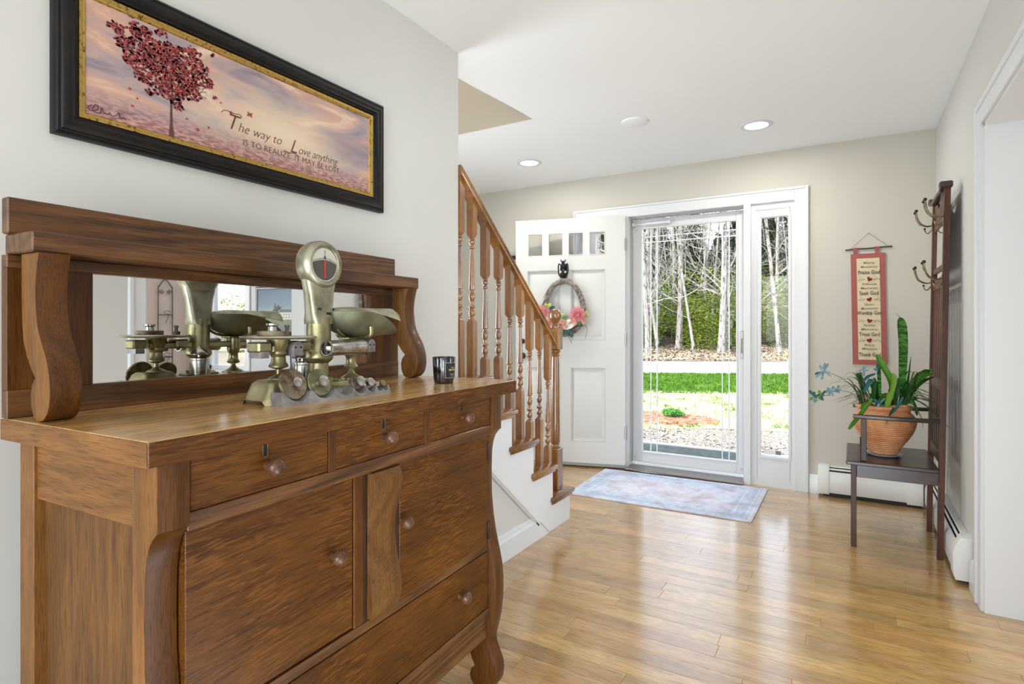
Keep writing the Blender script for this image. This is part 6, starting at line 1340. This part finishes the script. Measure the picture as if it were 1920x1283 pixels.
lm1 = leafmat('evergreen_dark', lin(14, 24, 12), lin(66, 92, 34)); lm2 = leafmat('understory_green', lin(44, 66, 20), lin(132, 148, 44)); lm3 = leafmat('small_shrub_green', lin(50, 120, 40), lin(110, 180, 70))
bark = two('pale_bark', lin(44, 42, 38), lin(158, 155, 148), 9, 0.85, lo=0.36, hi=0.5, stretch=(1, 1, 0.35), bump=0.4, spec=0.1)
# small green shrub in the mulch
sh = thing('low_shrub', (mcx.x, mcx.y, zg(0, 9.3) + 0.05), 0, 'small vivid green shrub in the mulch bed', 'shrub')
obj('foliage', leafcloud('foliage', [(0, 0, 0.07, 0.16, 0.07), (0.10, 0.04, 0.05, 0.12, 0.05)], 900, 0.014, lm3), lm3, sh)
# porch slab and step edge
ps_ = thing('porch_slab', (-1.2, 5.4, 0), 0, 'dark grey-green stone porch slab outside the storm door', 'porch', kind='structure')
bx('slab', -1.9, 1.6, -0.68, 1.02, -0.36, -0.155, two('porch_stone', lin(40, 52, 46), lin(72, 84, 76), 12, 0.7), ps_, 0.006); bx('edging', -1.95, 1.65, 1.0205, 1.07, -0.36, -0.14, M['stairwhite'], ps_, 0.005)
# bare pale trees
def tree_mesh(seed, H_, r0, lean, nbr):
    q = random.Random(seed); T = MB(); P = []; n = 12; ph = q.random() * 6
    for i in range(n + 1):
        t_ = i / n; P.append(Vector((lean * t_ * H_ + 0.10 * sin(ph + t_ * 5) * t_ * 2, 0.12 * sin(ph * 2 + t_ * 4) * t_, H_ * t_)))
    T.tube(P, [r0 * (1.25 if i == 0 else 1 - 0.72 * i / n) for i in range(n + 1)], 7); tm = T.mesh('trunk')
    B_ = MB()
    for k in range(nbr):
        t_ = q.uniform(0.12, 0.97); i = min(n - 1, int(t_ * n)); c = P[i].lerp(P[i + 1], t_ * n - i); az = q.random() * 6.28; up = q.uniform(0.2, 1.1); ln = (1 - t_) * H_ * 0.28 + q.uniform(0.5, 1.6)
        d = Vector((cos(az), sin(az), up)).normalized(); pts_ = [c]
        for s_ in range(5): d = (d + Vector((q.gauss(0, .2), q.gauss(0, .2), q.gauss(0.05, .2)))).normalized(); pts_.append(pts_[-1] + d * ln / 5)
        rr0 = r0 * 0.28 * (1 - t_ * 0.6); B_.tube(pts_, [rr0 * (1 - 0.16 * j) for j in range(6)], 4)
        for _ in range(3):
            j = q.randint(1, 4); d2 = (d + Vector((q.gauss(0, .7), q.gauss(0, .7), q.gauss(0.1, .5)))).normalized(); a = pts_[j]; B_.tube([a, a + d2 * ln * 0.2, a + (d2 + Vector((0, 0, 0.2))) * ln * 0.42], [rr0 * 0.5, rr0 * 0.35, rr0 * 0.12], 3)
    return tm, B_.mesh('branches')
protos = [tree_mesh(s_, 13 + s_ % 4, (0.10, 0.14, 0.08, 0.12, 0.17, 0.07, 0.11)[s_ % 7], (-0.10, 0.02, 0.08, -0.05, 0.03, -0.14, 0.05)[s_ % 7], 18) for s_ in range(7)]
def plant_tree(px, b, k, rz=None, s_=1.0, own=None):
    u = (px - 960) / 1070; d = Vector((fx + u * rx, fy + u * ry, 0)); d.normalize()
    # distance b measured along OF
    L_ = b / d.dot(OF); p_ = d * L_
    t_ = thing('bare_tree', (p_.x, p_.y, zg(0, b) - 0.1), rt.uniform(-0.5, 0.5) if rz is None else rz, own or 'slender bare pale-barked tree in the woods across the road', 'tree', None if own else 'bare pale trees across the road')
    t_.scale = (s_, s_, s_); tm, bm_ = protos[k % 7]
    obj('trunk', tm, bark, t_); obj('branches', bm_, bark, t_)
named = [(1236, 31, 5, 0.2, 1.25, 'thin pale tree leaning left behind the left side of the storm door glass'), (1272, 33, 4, 0.0, 1.05, 'thick pale tree with a long bare trunk, left of centre in the storm door glass'), (1303, 30.5, 5, 0.0, 1.1, 'pale tree leaning left near the middle of the storm door glass'),
         (1352, 31, 4, 0.3, 1.2, 'stout mottled trunk right of centre in the storm door glass'), (1368, 32, 6, 2.9, 1.2, 'forked-looking pale tree beside the stout mottled trunk'), (1462, 31, 2, 3.3, 1.4, 'single slim tree seen through the right sidelight'), (1215, 30, 3, 0.5, 1.1, 'pale tree at the left edge of the storm door glass')]
for a in named: plant_tree(a[0], a[1], a[2], a[3], a[4], a[5])
for i in range(64): plant_tree(rt.uniform(1085, 1520), rt.uniform(30, 66), rt.randint(0, 6), rt.uniform(-0.8, 0.8) + (pi if rt.random() < 0.4 else 0), rt.uniform(0.7, 1.15))
for i in range(18): plant_tree(rt.uniform(860, 1085), rt.uniform(31, 60), rt.randint(0, 6)); plant_tree(rt.uniform(1520, 1800), rt.uniform(31, 60), rt.randint(0, 6))
# evergreen understory and dense conifers
bush_me = [leafcloud('foliage', [(rt.uniform(-1, 1), rt.uniform(-1, 1), rt.uniform(0.4, 2.6), rt.uniform(0.6, 1.2), rt.uniform(0.5, 1.0)) for _ in range(7)], 2600, 0.055, lm2) for _ in range(3)]
def conifer(H_, seed):
    q = random.Random(seed); m = MB()
    for _ in range(5200):
        t_ = q.random() ** 0.8; z = H_ * (0.06 + 0.94 * t_); r_ = (1 - t_) * H_ * 0.20 * q.random() ** 0.45 + 0.1; a = q.random() * 6.28
        lay = 0.8 * sin(z * 5 + a); c = Vector((r_ * cos(a), r_ * sin(a), z - r_ * 0.25 + 0.12 * lay)); d = Vector((cos(a), sin(a), -0.3)); b = Vector((-sin(a), cos(a), q.uniform(-0.5, 0.5))); s_ = q.uniform(0.10, 0.20)
        m.face([c - d * s_, c + b * s_ * 0.5, c + d * s_ * 1.5, c - b * s_ * 0.5])
    return m.mesh('foliage')
con_me = [conifer(13, 1), conifer(16, 2), conifer(11, 3)]
tk_ = MB(); tk_.lathe([(0.2, 0), (0.15, 4), (0.03, 10)], seg=8); trunk_me = tk_.mesh('trunk')
def place(px, b):
    u = (px - 960) / 1070; d = Vector((fx + u * rx, fy + u * ry, 0)); d.normalize(); return d * (b / d.dot(OF))
for i in range(70):
    b = rt.uniform(32, 56); p_ = place(rt.uniform(1060, 1560), b); t_ = thing('evergreen_shrub', (p_.x, p_.y, zg(0, b) - 0.1), rt.random() * 6, 'leafy yellow-green evergreen shrub among the pale trunks', 'shrub', 'evergreen shrubs among the trunks')
    s_ = rt.uniform(0.6, 1.1) + (b - 32) * 0.062; t_.scale = (s_ * 1.1, s_ * 1.1, s_); obj('foliage', bush_me[i % 3], lm2, t_)
for i in range(88):
    b = rt.uniform(44, 88); p_ = place(rt.uniform(1010, 1620), b); t_ = thing('conifer', (p_.x, p_.y, zg(0, b) - 0.2), rt.random() * 6, 'dark conifer deep in the woods across the road', 'tree', 'dark conifers deep in the woods')
    s_ = rt.uniform(0.85, 1.08) * b * 0.0135; t_.scale = (s_ * 1.3, s_ * 1.3, s_); obj('foliage', con_me[i % 3], lm1, t_); obj('trunk', trunk_me, bark, t_)
# trees outside the dining window (seen in the mirror)
for i in range(9):
    p_ = Vector((4 + i * 2.6 + rt.uniform(-1, 1), rt.uniform(14, 22), -0.4)); t_ = thing('bare_tree', p_, rt.random() * 6, 'bare tree outside the dining room window, seen only in the mirror', 'tree', 'trees outside the dining room window'); tm, bm_ = protos[i % 7]; obj('trunk', tm, bark, t_); obj('branches', bm_, bark, t_)
for i in range(9):
    p_ = Vector((5 + i * 3.0, rt.uniform(22, 28), -0.4)); t_ = thing('evergreen_shrub', p_, rt.random() * 6, 'tall shrub beyond the dining room window, seen only in the mirror', 'shrub', 'shrubs beyond the dining room window'); t_.scale = (1.6, 1.6, 1.5); obj('foliage', bush_me[i % 3], lm2, t_)
# loose stones, grass tufts and dry leaves scattered in view
def scatter(name, n, px0, px1, b0, b1, fn, mat, label, cat):
    m = MB()
    for _ in range(n):
        b = rt.uniform(b0, b1); u = (rt.uniform(px0, px1) - 960) / 1070; d = Vector((fx + u * rx, fy + u * ry, 0)).normalized(); p_ = d * (b / d.dot(OF)); fn(m, Vector((p_.x, p_.y, zg(0, b))))
    return obj(name, m, mat, None, label, cat, kind='stuff')
def pebble(m, c):
    s_ = rt.uniform(0.008, 0.022); q = [Vector((rt.uniform(-1, 1), rt.uniform(-1, 1), 0)) for _ in range(1)]
    V = [c + Vector((s_ * cos(a), s_ * sin(a) * 0.8, 0)) for a in (0.3, 1.9, 3.4, 4.9)]; T_ = c + Vector((0, 0, s_ * 0.8))
    tv = m.bm.verts.new(T_); vv = [m.bm.verts.new(v) for v in V]
    for i in range(4): m.bm.faces.new([vv[i], vv[(i + 1) % 4], tv])
scatter('pebbles', 4200, 1080, 1540, 5.8, 8.6, pebble, two('pebble_stone', lin(50, 45, 40), lin(200, 192, 178), 14, 0.9, lo=0.4, hi=0.6, bump=0), 'loose pebbles on the gravel walk', 'pebbles')
def blade(m, c):
    for _ in range(3):
        a = rt.random() * 6.28; h = rt.uniform(0.03, 0.09); w_ = 0.012; d = Vector((cos(a), sin(a), 0)); o_ = Vector((rt.uniform(-.05, .05), rt.uniform(-.05, .05), 0))
        m.face([c + o_ - d * w_, c + o_ + d * w_, c + o_ + Vector((rt.uniform(-.04, .04), rt.uniform(-.04, .04), h))])
scatter('grass_blades', 5200, 1080, 1540, 13.8, 20.2, blade, lawng, 'tufts in the green grass strip', 'grass')
scatter('grass_tufts', 1500, 1080, 1540, 8.4, 14.0, blade, lawnp, 'sparse tufts in the pale lawn', 'grass')
def dleaf(m, c):
    a = Vector((rt.gauss(0, 1), rt.gauss(0, 1), rt.gauss(0, .4))).normalized(); b = a.orthogonal().normalized(); s_ = rt.uniform(0.05, 0.11); c = c + Vector((0, 0, rt.uniform(0.02, 0.12)))
    m.face([c - a * s_, c + b * s_ * .6, c + a * s_, c - b * s_ * .6])
scatter('fallen_leaves', 6500, 1080, 1540, 27.6, 36, dleaf, leafmat('dry_leaf', lin(74, 64, 52), lin(196, 178, 150)), 'dry leaves on the bank across the road', 'leaves')
